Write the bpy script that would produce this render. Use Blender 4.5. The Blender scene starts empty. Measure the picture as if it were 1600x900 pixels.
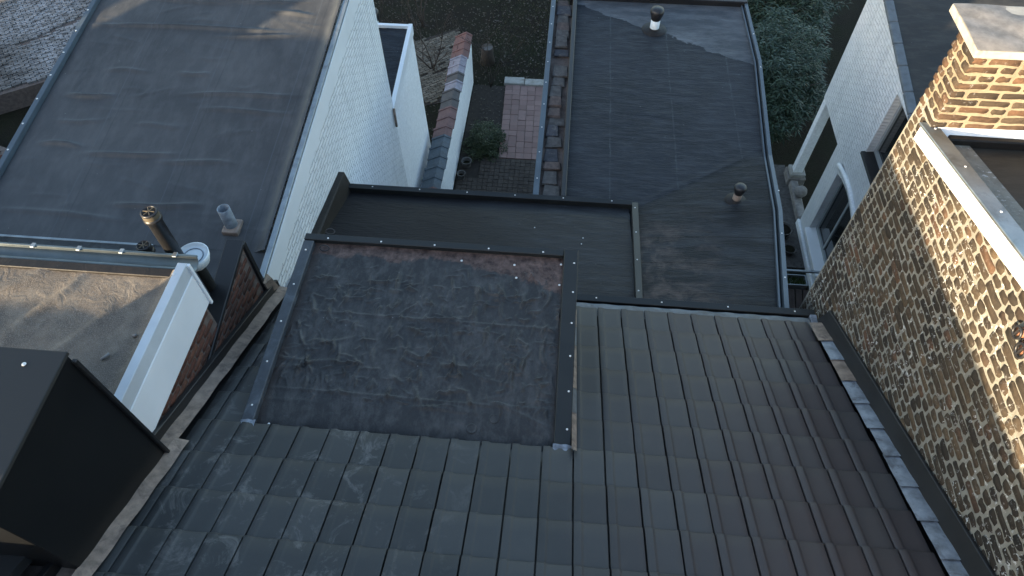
import bpy, bmesh, math, random
from mathutils import Vector, Matrix
import numpy as np
random.seed(7)
rng = np.random.default_rng(7)
scene = bpy.context.scene
coll = scene.collection
R = math.radians
G = 11.5                      # camera height above the garden; z below is given relative to the camera

# ------------------------------------------------------------------ camera
cam_d = bpy.data.cameras.new('camera')
cam = bpy.data.objects.new('camera', cam_d)
coll.objects.link(cam)
cam_d.sensor_width = 36.0
cam_d.lens = 1067 / 1600 * 36.0
cam_d.clip_start = 0.05
cam_d.clip_end = 600
pitch, yaw, roll = 0.9361, 0.0947, -0.0088
_rt = Vector((math.cos(yaw), math.sin(yaw), 0))
_fw = Vector((-math.sin(yaw) * math.cos(pitch), math.cos(yaw) * math.cos(pitch), -math.sin(pitch)))
_up = _rt.cross(_fw)
_r2 = math.cos(roll) * _rt + math.sin(roll) * _up
_u2 = -math.sin(roll) * _rt + math.cos(roll) * _up
cam.matrix_world = Matrix(((_r2.x, _u2.x, -_fw.x, 0), (_r2.y, _u2.y, -_fw.y, 0), (_r2.z, _u2.z, -_fw.z, G), (0, 0, 0, 1)))
scene.camera = cam

# ------------------------------------------------------------------ sky, sun, exposure
SUN_EL = R(11.5)
SUN_DIR = Vector((0.67, 0.742, 0)).normalized() * math.cos(SUN_EL) + Vector((0, 0, -math.sin(SUN_EL)))   # way the light travels
world = bpy.data.worlds.new('World')
scene.world = world
world.use_nodes = True
wn = world.node_tree.nodes
wl = world.node_tree.links
bg = wn['Background']
sky = wn.new('ShaderNodeTexSky')
sky.sky_type = 'NISHITA'
sky.sun_disc = False
sky.sun_elevation = SUN_EL
sky.dust_density = 1.3
sky.sun_rotation = math.atan2(-SUN_DIR.x, -SUN_DIR.y)
wl.new(sky.outputs[0], bg.inputs[0])
bg.inputs[1].default_value = 0.15
sun_d = bpy.data.lights.new('sun', 'SUN')
sun_d.energy = 4.8
sun_d.angle = R(0.5)
sun_d.color = (1.0, 0.80, 0.54)
sun = bpy.data.objects.new('sun', sun_d)
coll.objects.link(sun)
sun.rotation_euler = SUN_DIR.to_track_quat('-Z', 'Y').to_euler()
sun.location = (-20, -22, G + 10)
scene.view_settings.view_transform = 'Standard'
scene.view_settings.look = 'None'
scene.view_settings.exposure = 1.85
scene.view_settings.gamma = 1.0
scene.view_settings.use_curve_mapping = False

# ------------------------------------------------------------------ mesh helpers
WL = {}
def _link(o, org, parent):
    coll.objects.link(o)
    WL[o.name] = Vector(org)
    if parent is not None:
        o.parent = parent
        o.location = Vector(org) - WL[parent.name]
    else:
        o.location = org
    return o

class MB:
    def __init__(s):
        s.v = []; s.f = []
    def add(s, vs, fs):
        n = len(s.v)
        s.v += [(float(a), float(b), float(c) + G) for a, b, c in vs]
        s.f += [tuple(i + n for i in f) for f in fs]
        return s
    def box(s, x0, x1, y0, y1, z0, z1):
        return s.add([(x0,y0,z0),(x1,y0,z0),(x1,y1,z0),(x0,y1,z0),(x0,y0,z1),(x1,y0,z1),(x1,y1,z1),(x0,y1,z1)],
                     [(0,3,2,1),(4,5,6,7),(0,1,5,4),(1,2,6,5),(2,3,7,6),(3,0,4,7)])
    def hexa(s, b, t):            # four bottom and four top corners
        return s.add(list(b) + list(t), [(0,3,2,1),(4,5,6,7),(0,1,5,4),(1,2,6,5),(2,3,7,6),(3,0,4,7)])
    def prism(s, poly, d):        # polygon of 3D points pushed along d
        n = len(poly); d = Vector(d)
        q = [tuple(Vector(p) + d) for p in poly]
        fs = [tuple(range(n))[::-1], tuple(range(n, 2*n))] + [(i, (i+1) % n, n + (i+1) % n, n + i) for i in range(n)]
        return s.add(list(poly) + q, fs)
    def bar(s, a, b, w, h, up=(0,0,1)):   # rectangular bar between two points, w across, h along up, centred
        a = Vector(a); b = Vector(b); d = (b - a).normalized(); u = Vector(up)
        sd = d.cross(u).normalized(); u = sd.cross(d).normalized()
        c = [(-w/2, -h/2), (w/2, -h/2), (w/2, h/2), (-w/2, h/2)]
        return s.hexa([tuple(a + sd*x + u*y) for x, y in c], [tuple(b + sd*x + u*y) for x, y in c])
    def tube(s, pts, rad, n=12, cap=True):
        pts = [Vector(p) for p in pts]
        rad = rad if isinstance(rad, (list, tuple)) else [rad] * len(pts)
        vs = []; fs = []
        ref = Vector((0.31, 0.95, 0.05))
        for i, p in enumerate(pts):
            d = (pts[min(i+1, len(pts)-1)] - pts[max(i-1, 0)]).normalized()
            if abs(d.dot(ref)) > .95: ref = Vector((1, 0.1, 0))
            a = d.cross(ref).normalized(); b = d.cross(a)
            for k in range(n):
                t = 2 * math.pi * k / n
                vs.append(tuple(p + (a * math.cos(t) + b * math.sin(t)) * rad[i]))
        for i in range(len(pts) - 1):
            for k in range(n):
                fs.append((i*n + k, i*n + (k+1) % n, (i+1)*n + (k+1) % n, (i+1)*n + k))
        if cap:
            fs.append(tuple(range(n))[::-1]); fs.append(tuple((len(pts)-1)*n + k for k in range(n)))
        return s.add(vs, fs)
    def lathe(s, c, prof, n=24):  # profile of (radius, height) about a vertical axis at c
        vs = []; fs = []
        for r, h in prof:
            for k in range(n):
                t = 2 * math.pi * k / n
                vs.append((c[0] + r*math.cos(t), c[1] + r*math.sin(t), c[2] + h))
        for i in range(len(prof) - 1):
            for k in range(n):
                fs.append((i*n + k, i*n + (k+1) % n, (i+1)*n + (k+1) % n, (i+1)*n + k))
        return s.add(vs, fs)
    def grid(s, fn, nu, nv):
        vs = [fn(i / nu, j / nv) for j in range(nv + 1) for i in range(nu + 1)]
        fs = [(j*(nu+1)+i, j*(nu+1)+i+1, (j+1)*(nu+1)+i+1, (j+1)*(nu+1)+i) for j in range(nv) for i in range(nu)]
        return s.add(vs, fs)
    def build(s, name, m, parent=None, smooth=False, bevel=0.0, seg=1, kind=None):
        v = np.array(s.v)
        lo = v.min(0); hi = v.max(0)
        org = Vector(((lo[0]+hi[0])/2, (lo[1]+hi[1])/2, lo[2]))
        me = bpy.data.meshes.new(name)
        me.from_pydata([tuple(p) for p in (v - np.array(org))], [], s.f)
        bm = bmesh.new(); bm.from_mesh(me)
        bmesh.ops.recalc_face_normals(bm, faces=bm.faces)
        if bevel:
            bmesh.ops.bevel(bm, geom=[e for e in bm.edges if e.calc_face_angle(0) > .5], offset=bevel, segments=seg, affect='EDGES', profile=.6)
        bm.to_mesh(me); bm.free()
        me.materials.append(m)
        if smooth:
            me.polygons.foreach_set('use_smooth', [True] * len(me.polygons))
        o = bpy.data.objects.new(name, me)
        if kind: o['kind'] = kind
        return _link(o, org, parent)

def empty(name, loc, label, cat, group=None):
    o = bpy.data.objects.new(name, None)
    o.empty_display_size = .3
    _link(o, (loc[0], loc[1], loc[2] + G), None)
    return tag(o, label, cat, group)
def part_empty(name, loc, parent):
    o = bpy.data.objects.new(name, None)
    return _link(o, (loc[0], loc[1], loc[2] + G), parent)
def tag(o, label, cat, group=None):
    o['label'] = label; o['category'] = cat
    if group: o['group'] = group
    return o
def inst(name, me, loc, parent, rot=(0, 0, 0), scale=(1, 1, 1)):
    o = bpy.data.objects.new(name, me)
    o.rotation_euler = rot; o.scale = scale
    return _link(o, (loc[0], loc[1], loc[2] + G), parent)
def raw_mesh(name, vs, fs, m, smooth=False):
    me = bpy.data.meshes.new(name); me.from_pydata(vs, [], fs); me.materials.append(m)
    bm = bmesh.new(); bm.from_mesh(me); bmesh.ops.recalc_face_normals(bm, faces=bm.faces); bm.to_mesh(me); bm.free()
    if smooth: me.polygons.foreach_set('use_smooth', [True] * len(me.polygons))
    return me

# ------------------------------------------------------------------ materials
class NT:
    def __init__(s, name):
        s.m = bpy.data.materials.new(name); s.m.use_nodes = True
        s.t = s.m.node_tree; s.b = s.t.nodes['Principled BSDF']
        s.pos = s.t.nodes.new('ShaderNodeNewGeometry').outputs['Position']
    def n(s, ty, **kw):
        x = s.t.nodes.new(ty)
        for k, v in kw.items(): setattr(x, k, v)
        return x
    def l(s, a, b): s.t.links.new(a, b)
    def map(s, scale=(1,1,1), rot=(0,0,0), loc=(0,0,0), src=None):
        x = s.n('ShaderNodeMapping'); s.l(src or s.pos, x.inputs[0])
        x.inputs[1].default_value = loc; x.inputs[2].default_value = rot; x.inputs[3].default_value = scale
        return x.outputs[0]
    def noise(s, sc, det=5, rough=.55, vec=None, dist=0.0):
        x = s.n('ShaderNodeTexNoise'); s.l(vec or s.pos, x.inputs['Vector'])
        x.inputs['Scale'].default_value = sc; x.inputs['Detail'].default_value = det
        x.inputs['Roughness'].default_value = rough; x.inputs['Distortion'].default_value = dist
        return x.outputs[0]
    def ramp(s, src, stops):
        x = s.n('ShaderNodeValToRGB'); s.l(src, x.inputs[0])
        e = x.color_ramp.elements
        while len(e) < len(stops): e.new(.5)
        for el, (p, c) in zip(e, stops):
            el.position = p; el.color = (c, c, c, 1) if isinstance(c, (int, float)) else (*c, 1)
        return x.outputs[0]
    def math(s, op, a, b=None, c=None):
        x = s.n('ShaderNodeMath', operation=op)
        for i, q in enumerate((a, b, c)):
            if q is None: continue
            if isinstance(q, (int, float)): x.inputs[i].default_value = q
            else: s.l(q, x.inputs[i])
        return x.outputs[0]
    def mix(s, f, a, b, mode='MIX'):
        x = s.n('ShaderNodeMix', data_type='RGBA', blend_type=mode)
        for i, q in ((0, f), (6, a), (7, b)):
            if isinstance(q, (int, float)): x.inputs[i].default_value = q
            elif isinstance(q, tuple): x.inputs[i].default_value = (*q, 1)
            else: s.l(q, x.inputs[i])
        return x.outputs[2]
    def sep(s, vec=None):
        x = s.n('ShaderNodeSeparateXYZ'); s.l(vec or s.pos, x.inputs[0]); return x.outputs
    def bump(s, h, st=.3, dist=.01, prev=None):
        x = s.n('ShaderNodeBump'); x.inputs['Strength'].default_value = st; x.inputs['Distance'].default_value = dist
        s.l(h, x.inputs['Height'])
        if prev is not None: s.l(prev, x.inputs['Normal'])
        return x.outputs[0]
    def out(s, col, rough=.6, nor=None, metal=0.0, spec=.5):
        for k, q in (('Base Color', col), ('Roughness', rough), ('Metallic', metal), ('Specular IOR Level', spec)):
            if isinstance(q, tuple): s.b.inputs[k].default_value = (*q, 1)
            elif isinstance(q, (int, float)): s.b.inputs[k].default_value = q
            else: s.l(q, s.b.inputs[k])
        if nor is not None: s.l(nor, s.b.inputs['Normal'])
        return s.m

def plain(name, col, rough=.55, metal=0.0, var=.25, sc=6, bump=.15, spec=.5, dirt=None):
    t = NT(name)
    n1 = t.noise(sc, 6, .6)
    c = t.mix(t.ramp(n1, [(.3, 0.0), (.7, 1.0)]), tuple(x * (1 - var) for x in col), tuple(min(1, x * (1 + var)) for x in col))
    if dirt:
        c = t.mix(t.ramp(t.noise(sc * .7, 8, .7, dist=.6), [(.52, 0.0), (.68, .8)]), c, dirt)
    n2 = t.noise(sc * 14, 4)
    r = t.math('ADD', t.math('MULTIPLY', n1, .25), rough - .12)
    return t.out(c, r, t.bump(n2, bump, .004), metal, spec)

def membrane(name, base, dust, amt=.5, streak=(1, 1, 1), wr=.5, rough=.5, extra=None, sc=1.0, spec=.3):
    """EPDM / bitumen sheet: dusty blotches, fine ripples, scattered pale specks"""
    t = NT(name)
    base = tuple(q * k_ for q, k_ in zip(base, (.61, .54, .48))); dust = tuple(q * k_ for q, k_ in zip(dust, (.74, .68, .62)))
    big = t.noise(.9 * sc, 7, .62, dist=.5)
    mid = t.noise(5 * sc, 7, .65, vec=t.map(streak))
    fine = t.noise(60, 4, .6)
    c = t.mix(t.ramp(big, [(.34, 0.0), (.68, 1.0)]), tuple(x * .72 for x in base), tuple(x * 1.25 for x in base))
    c = t.mix(t.math('MULTIPLY', t.ramp(mid, [(.45, 0.0), (.75, 1.0)]), amt), c, dust)
    c = t.mix(t.ramp(fine, [(.62, 0.0), (.8, .25)]), c, dust)
    spk = t.n('ShaderNodeTexVoronoi'); t.l(t.pos, spk.inputs['Vector']); spk.inputs['Scale'].default_value = 5.5
    c = t.mix(t.ramp(spk.outputs['Distance'], [(.02, .8), (.035, 0.0)]), c, (.22, .22, .21))
    if extra: c = extra(t, c)
    rip = t.noise(9 * sc, 6, .6, vec=t.map(streak), dist=1.2)
    nor = t.bump(rip, wr, .02)
    nor = t.bump(fine, .15, .003, nor)
    r = t.math('ADD', t.math('MULTIPLY', big, .3), rough - .15)
    return t.out(c, r, nor, 0.0, spec)

def left_extra(t, c):
    x, y, z = t.sep()
    # lapped sheet joints every 1.1 m, running with the fall
    f = t.math('FRACT', t.math('DIVIDE', t.math('ADD', x, t.math('MULTIPLY', t.noise(.8, 2), .06)), 1.05))
    c = t.mix(t.ramp(f, [(.0, .22), (.012, .22), (.02, 0.0), (1.0, 0.0)]), c, (.014, .017, .02))
    f2 = t.math('FRACT', t.math('DIVIDE', t.math('ADD', x, .12), 1.05))
    c = t.mix(t.ramp(f2, [(.0, .4), (.008, .4), (.014, 0.0), (1.0, 0.0)]), c, (.085, .095, .105))
    return c
def dormer_extra(t, c):
    x, y, z = t.sep()
    w1 = t.math('ABSOLUTE', t.math('SUBTRACT', t.noise(4.6, 3, .5, vec=t.map((1, 1, 1), (0, 0, .4)), dist=1.3), .5))
    w2 = t.math('ABSOLUTE', t.math('SUBTRACT', t.noise(13, 3, .5, dist=1.1), .5))
    area = t.ramp(t.noise(1.4, 3, .5), [(.40, 0.0), (.62, 1.0)])
    c = t.mix(t.math('MULTIPLY', t.ramp(w1, [(.0, .10), (.06, 0.0)]), area), c, (.15, .158, .16))  # pale crease lines paint in the highlights of the wrinkles
    c = t.mix(t.math('MULTIPLY', t.ramp(w2, [(.0, .10), (.05, 0.0)]), area), c, (.14, .148, .15))
    n = t.noise(4, 8, .7, dist=.4)
    e = t.math('ADD', t.math('ADD', y, t.math('MULTIPLY', n, .45)), t.math('MULTIPLY', t.math('MAXIMUM', t.math('ADD', x, .75), 0.0), .30))
    m = t.ramp(t.math('SUBTRACT', e, 3.2), [(.96, 0.0), (.995, .85)])
    rust = t.mix(t.ramp(t.noise(11, 9, .78), [(.38, 0.0), (.66, 1.0)]), (.030, .014, .010), (.19, .125, .10))
    c = t.mix(m, c, rust)
    # dark dirt rim at both sides
    s = t.math('ADD', t.math('ABSOLUTE', t.math('ADD', x, 1.06)), t.math('MULTIPLY', t.noise(7, 6, .7), .14))
    c = t.mix(t.ramp(t.math('SUBTRACT', s, .3), [(.9, 0.0), (.96, .6)]), c, (.035, .024, .018))
    return c
def long_extra(t, c):
    x, y, z = t.sep()
    n = t.noise(1.6, 6, .6)
    # dried puddle with a crisp shoreline in the far corner
    e = t.math('ADD', t.math('ADD', y, t.math('MULTIPLY', x, .55)), t.math('MULTIPLY', n, .7))
    m = t.ramp(t.math('SUBTRACT', e, 10.9), [(.70, 0.0), (.725, .62), (.9, .5)])
    c = t.mix(m, c, t.mix(t.ramp(t.noise(3.0, 8, .7, vec=t.map((.6, 1.8, 1))), [(.42, 0.0), (.68, 1.0)]), (.085, .095, .105), (.20, .215, .23)))
    shore = t.ramp(t.math('SUBTRACT', e, 10.9), [(.55, 0.0), (.69, .45), (.72, .0)])
    c = t.mix(shore, c, (.012, .015, .018))
    f = t.math('FRACT', t.math('DIVIDE', t.math('ADD', t.math('ADD', x, .2), t.math('MULTIPLY', t.noise(2.2, 5, .65), .05)), .93))
    c = t.mix(t.math('MULTIPLY', t.ramp(f, [(.0, .6), (.012, .6), (.03, 0.0), (1.0, 0.0)]), t.ramp(t.noise(5, 5, .7), [(.4, .05), (.65, 1.0)])), c, (.07, .078, .086))
    near = t.ramp(t.math('ADD', t.math('SUBTRACT', 5.62, y), t.math('MULTIPLY', x, .71)), [(.0, 0.0), (.03, .92)])  # near slope's shade painted in as darker colour below the crease
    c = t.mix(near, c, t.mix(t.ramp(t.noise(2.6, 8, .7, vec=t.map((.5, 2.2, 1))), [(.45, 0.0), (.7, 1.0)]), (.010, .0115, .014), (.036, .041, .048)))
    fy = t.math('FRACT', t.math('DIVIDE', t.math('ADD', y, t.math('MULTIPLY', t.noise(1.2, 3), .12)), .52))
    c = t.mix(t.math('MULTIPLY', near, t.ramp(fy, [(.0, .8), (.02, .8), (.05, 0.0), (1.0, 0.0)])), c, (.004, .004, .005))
    # dirty brown patch near the house
    d = t.math('MULTIPLY', t.ramp(t.math('SUBTRACT', 6.4, y), [(.0, 0.0), (.9, 1.0)]), t.ramp(t.math('SUBTRACT', 2.35, x), [(.1, 0.0), (.9, 1.0)]))
    c = t.mix(t.math('MULTIPLY', d, t.ramp(t.noise(3.4, 8, .7, dist=.5), [(.44, 0.0), (.62, .85)])), c, (.085, .066, .06))
    return c
def near_left_extra(t, c):
    n = t.noise(2.2, 8, .7, dist=.7)
    c = t.mix(t.ramp(n, [(.55, 0.0), (.72, .75)]), c, (.05, .045, .04))
    g = t.noise(150, 2, .5)
    return t.mix(t.ramp(g, [(.45, 0.0), (.7, .5)]), c, (.34, .315, .275))

M = {}
M['epdm_left'] = membrane('epdm_left', (.090, .104, .120), (.165, .180, .198), .4, (1.3, .5, 1), .18, .47, left_extra)
M['epdm_dormer'] = membrane('epdm_dormer', (.050, .056, .063), (.17, .18, .187), .5, (1.6, .8, 1), .5, .42, dormer_extra, 1.5)
def mid_extra(t, c):
    x, y, z = t.sep()
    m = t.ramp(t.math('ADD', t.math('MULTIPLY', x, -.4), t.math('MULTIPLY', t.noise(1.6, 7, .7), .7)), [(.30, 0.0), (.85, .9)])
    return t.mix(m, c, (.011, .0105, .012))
M['epdm_mid'] = membrane('epdm_mid', (.036, .043, .054), (.095, .112, .135), .4, (.5, 2.6, 1), .7, .55, mid_extra, 1.0, .16)
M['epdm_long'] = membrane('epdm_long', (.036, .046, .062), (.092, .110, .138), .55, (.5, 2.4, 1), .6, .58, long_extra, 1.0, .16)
M['epdm_near_left'] = membrane('epdm_near_left', (.21, .195, .175), (.36, .33, .28), .7, (1, 1, 1), .5, .85, near_left_extra)
M['epdm_right'] = membrane('epdm_right', (.05, .054, .054), (.12, .125, .115), .4, (.6, 2.0, 1), .2, .6)
M['upstand'] = membrane('upstand_sheet', (.022, .021, .021), (.06, .05, .045), .4, (1, 1, 1), .3, .55)
M['trim'] = plain('coated_trim', (.019, .0205, .020), .45, 0.0, .18, 2.5, .05, .35)
M['trim_dusty'] = plain('dusty_trim', (.045, .052, .060), .5, 0.0, .3, 7, .1, dirt=(.10, .115, .13))
M['trim_blue'] = plain('blue_grey_trim', (.070, .092, .112), .45, .2, .2, 3, .05)
M['black_trim'] = plain('black_trim', (.012, .012, .013), .45, 0.0, .2, 4, .08)
M['black_clad'] = plain('black_cladding', (.006, .0065, .007), .38, 0.0, .15, 1.5, .03, .35)
M['zinc'] = plain('zinc', (.30, .33, .34), .42, .75, .2, 5, .08, dirt=(.16, .17, .17))
M['lead'] = plain('lead', (.27, .30, .34), .55, .45, .4, 9, .4, dirt=(.10, .10, .11))
M['lead_dull'] = plain('dull_lead', (.13, .14, .15), .6, .3, .35, 9, .3, dirt=(.07, .065, .065))
M['lead_brown'] = plain('stained_lead', (.25, .19, .15), .6, .15, .4, 12, .3, dirt=(.08, .06, .052))
M['white_board'] = plain('white_board', (.80, .82, .83), .4, 0.0, .05, 2, .04)
M['white_plastic'] = plain('white_plastic', (.68, .74, .76), .35, 0.0, .08, 6, .05)
M['screw'] = plain('screw_metal', (.7, .7, .68), .4, .3, .05, 5, 0)
M['black_plastic'] = plain('black_plastic', (.018, .018, .02), .4, 0.0, .15, 20, .1)
M['beige_ring'] = plain('beige_ring', (.11, .09, .06), .5, 0.0, .12, 20, .1)
M['grey_pipe'] = plain('grey_pipe', (.17, .20, .23), .5, .2, .35, 14, .3, dirt=(.33, .36, .38))
M['concrete'] = plain('concrete', (.22, .205, .19), .85, 0.0, .35, 9, .5, dirt=(.13, .12, .105))
M['pale_stone'] = plain('pale_stone', (.33, .32, .29), .85, 0.0, .2, 7, .4, dirt=(.16, .15, .12))
M['dark_glass'] = plain('window_glass', (.012, .015, .016), .06, 0.0, .1, 1, 0, .8)
M['grey_paint'] = plain('grey_painted_wood', (.30, .33, .34), .5, 0.0, .1, 4, .1)
M['wood'] = plain('brown_boards', (.05, .033, .024), .7, 0.0, .35, 11, .4)
M['bark'] = plain('bark', (.045, .035, .028), .9, 0.0, .3, 20, .6)
M['clay'] = plain('clay', (.30, .13, .07), .7, 0.0, .25, 20, .3)
M['paver_pink'] = None

def tile_mat():
    t = NT('roof_tile_glaze')
    oi = t.n('ShaderNodeObjectInfo').outputs['Random']
    x, y, z = t.sep()
    n = t.noise(1.1, 6, .6)
    c = t.mix(t.ramp(n, [(.35, 0.0), (.65, 1.0)]), (.024, .0265, .0285), (.034, .037, .039))
    # browner towards the brick gable, its warm bounce light painted in
    b = t.ramp(t.math('ADD', t.math('MULTIPLY', x, .32), t.math('MULTIPLY', n, .3)), [(.12, 0.0), (.75, 1.0)])
    c = t.mix(t.math('MULTIPLY', b, .8), c, (.056, .045, .046))
    c = t.mix(t.math('MULTIPLY', t.math('SUBTRACT', oi, .35), .75), c, (.062, .065, .066))
    # scuffs and lime bloom, thickest on the left
    left = t.ramp(t.math('MULTIPLY', t.math('ADD', x, .3), -.5), [(.0, .06), (.55, 1.0)])
    sc = t.ramp(t.noise(3.6, 10, .76, dist=.7), [(.54, 0.0), (.68, .8)])
    c = t.mix(t.math('MULTIPLY', sc, left), c, (.15, .15, .148))
    tc = t.n('ShaderNodeTexCoord').outputs['Object']
    ox, oy, oz = t.sep(tc)
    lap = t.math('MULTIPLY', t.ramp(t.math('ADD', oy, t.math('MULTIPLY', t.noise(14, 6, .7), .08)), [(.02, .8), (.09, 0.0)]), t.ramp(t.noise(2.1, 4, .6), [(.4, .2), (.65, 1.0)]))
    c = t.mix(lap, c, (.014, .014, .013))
    sp = t.ramp(t.noise(38, 5, .7), [(.66, 0.0), (.8, .4)])
    c = t.mix(sp, c, (.13, .135, .135))
    r = t.math('ADD', t.math('MULTIPLY', n, .2), .40)
    return t.out(c, r, t.bump(t.noise(26, 5), .12, .004), 0.0, .33)
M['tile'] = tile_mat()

def brick_mat(name, cols, white=0.0, sc=1.0, rough=.88):
    t = NT(name)
    oi = t.n('ShaderNodeObjectInfo').outputs['Random']
    isl = t.n('ShaderNodeNewGeometry').outputs['Random Per Island']
    r = t.math('FRACT', t.math('ADD', oi, t.math('MULTIPLY', isl, 7.31)))
    k = len(cols)
    x = t.n('ShaderNodeValToRGB'); t.l(r, x.inputs[0]); x.color_ramp.interpolation = 'LINEAR'
    e = x.color_ramp.elements
    while len(e) < k: e.new(.5)
    for i, cc in enumerate(cols):
        e[i].position = i / (k - 1); e[i].color = (*cc, 1)
    n = t.noise(28 * sc, 7, .7)
    c = t.mix(t.ramp(n, [(.35, .55), (.65, 0.0)]), x.outputs[0], (.022, .016, .012))
    if white > .5:
        c = t.mix(t.ramp(t.noise(1.25, 5, .6), [(.38, .6), (.54, 0.0)]), c, (.016, .015, .014))
    if white:
        w = t.math('MULTIPLY', t.ramp(t.noise(30, 7, .7, dist=.5), [(.575, 0.0), (.63, white)]), t.ramp(t.noise(1.5, 4, .6), [(.46, 0.0), (.6, 1.0)]))
        c = t.mix(w, c, (.66, .66, .64))
    return t.out(c, rough, t.bump(t.noise(70 * sc, 6, .7), .7, .006), 0.0, .25)
M['brick_old'] = brick_mat('old_brown_brick', [(.048, .037, .026), (.105, .075, .047), (.036, .029, .022), (.125, .087, .053), (.060, .046, .032), (.14, .097, .058), (.044, .035, .026), (.082, .061, .040), (.14, .075, .044)], .9)
M['brick_chimney'] = brick_mat('chimney_brick', [(.05, .038, .027), (.105, .062, .038), (.036, .028, .021), (.085, .062, .042), (.135, .072, .042), (.06, .045, .031)], .3)
M['brick_red'] = brick_mat('red_brown_brick', [(.10, .042, .03), (.15, .062, .042), (.075, .038, .03), (.18, .08, .052)], 0.0)
def lime():
    t = NT('limewashed_brick')
    isl = t.n('ShaderNodeNewGeometry').outputs['Random Per Island']
    c = t.mix(isl, (.055, .05, .045), (.15, .14, .13))
    m = t.math('MULTIPLY', t.ramp(t.noise(.42, 4, .6), [(.42, .12), (.62, 1.0)]), t.ramp(t.noise(7, 8, .7), [(.38, .1), (.62, .9)]))
    c = t.mix(m, c, (.36, .36, .37))
    return t.out(c, .9, t.bump(t.noise(30, 6, .7), .6, .01), 0.0, .2)
M['brick_lime'] = lime()
M['brick_dark'] = brick_mat('dark_paving_brick', [(.075, .062, .052), (.058, .049, .043), (.092, .077, .065)], 0.0)
def paver():
    t = NT('pink_paver')
    oi = t.n('ShaderNodeObjectInfo').outputs['Random']
    c = t.mix(oi, (.20, .128, .112), (.265, .175, .155))
    c = t.mix(t.ramp(t.noise(9, 7, .7), [(.5, 0.0), (.75, .6)]), c, (.14, .12, .11))
    return t.out(c, .85, t.bump(t.noise(40, 5), .3, .004), 0.0, .3)
M['paver_pink'] = paver()

def mortar(name, col, dark, white=0.0):
    t = NT(name)
    n = t.noise(11, 8, .7)
    c = t.mix(t.ramp(n, [(.35, .7), (.6, 0.0)]), col, dark)
    if white:
        w = t.math('MULTIPLY', t.ramp(t.noise(30, 6, .7), [(.56, 0.0), (.64, white)]), t.ramp(t.noise(1.9, 4, .6), [(.4, 0.0), (.6, 1.0)]))
        c = t.mix(w, c, (.75, .75, .73))
    return t.out(c, .92, t.bump(t.noise(60, 7, .7), .8, .012), 0.0, .2)
M['mortar'] = mortar('lime_mortar', (.28, .265, .222), (.18, .165, .135), .85)
M['mortar_chimney'] = mortar('chimney_mortar', (.28, .24, .17), (.17, .14, .10))
M['mortar_red'] = mortar('grey_mortar', (.16, .13, .115), (.07, .055, .05))
M['mortar_dark'] = mortar('sandy_joint', (.045, .038, .032), (.025, .022, .02))

def painted_brick(name, col, axis='x', dirt=(.45, .48, .50), st=1.0):
    """white painted brickwork too fine to build brick by brick"""
    t = NT(name)
    x, y, z = t.sep()
    cmb = t.n('ShaderNodeCombineXYZ')
    t.l(y if axis == 'x' else x, cmb.inputs[0]); t.l(z, cmb.inputs[1])
    wob = t.n('ShaderNodeVectorMath', operation='ADD')
    nz = t.n('ShaderNodeTexNoise'); t.l(t.pos, nz.inputs['Vector']); nz.inputs['Scale'].default_value = 9
    scl = t.n('ShaderNodeVectorMath', operation='SCALE'); t.l(nz.outputs['Color'], scl.inputs[0]); scl.inputs['Scale'].default_value = .035
    t.l(cmb.outputs[0], wob.inputs[0]); t.l(scl.outputs[0], wob.inputs[1])
    b = t.n('ShaderNodeTexBrick'); t.l(wob.outputs[0], b.inputs['Vector'])
    b.inputs['Scale'].default_value = 1.0; b.inputs['Brick Width'].default_value = .21; b.inputs['Row Height'].default_value = .068
    b.inputs['Mortar Size'].default_value = .009; b.inputs['Mortar Smooth'].default_value = .6
    b.inputs['Color1'].default_value = (1, 1, 1, 1); b.inputs['Color2'].default_value = (.85, .85, .85, 1); b.inputs['Mortar'].default_value = (.0, .0, .0, 1)
    n = t.noise(3, 8, .65, dist=.4)
    c = t.mix(t.ramp(n, [(.4, 0.0), (.75, .55)]), col, dirt)
    c = t.mix(t.ramp(t.noise(55, 5, .7), [(.66, 0.0), (.74, .6)]), c, (.25, .27, .28))
    c = t.mix(t.ramp(t.noise(3.2, 7, .7, vec=t.map((1.6, 1.6, .16))), [(.5, 0.0), (.78, .5)]), c, tuple(q * .68 for q in dirt))
    c = t.mix(t.math('MULTIPLY', t.math('MULTIPLY', b.outputs['Fac'], t.ramp(t.noise(2.3, 6, .7), [(.35, .1), (.7, 1.0)])), .22), c, tuple(q * .62 for q in dirt))
    nor = t.bump(b.outputs['Color'], st, .03)
    nor = t.bump(t.noise(24, 6, .7), .4, .012, nor)
    return t.out(c, .6, nor, 0.0, .35)
M['white_brick'] = painted_brick('white_painted_brick', (.84, .86, .87), dirt=(.66, .69, .71))
M['white_brick_right'] = painted_brick('white_painted_brick_right', (.82, .84, .85), dirt=(.60, .63, .65))
M['white_render'] = plain('white_render', (.86, .88, .89), .7, 0.0, .12, 22, .6, dirt=(.70, .73, .76))

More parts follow.
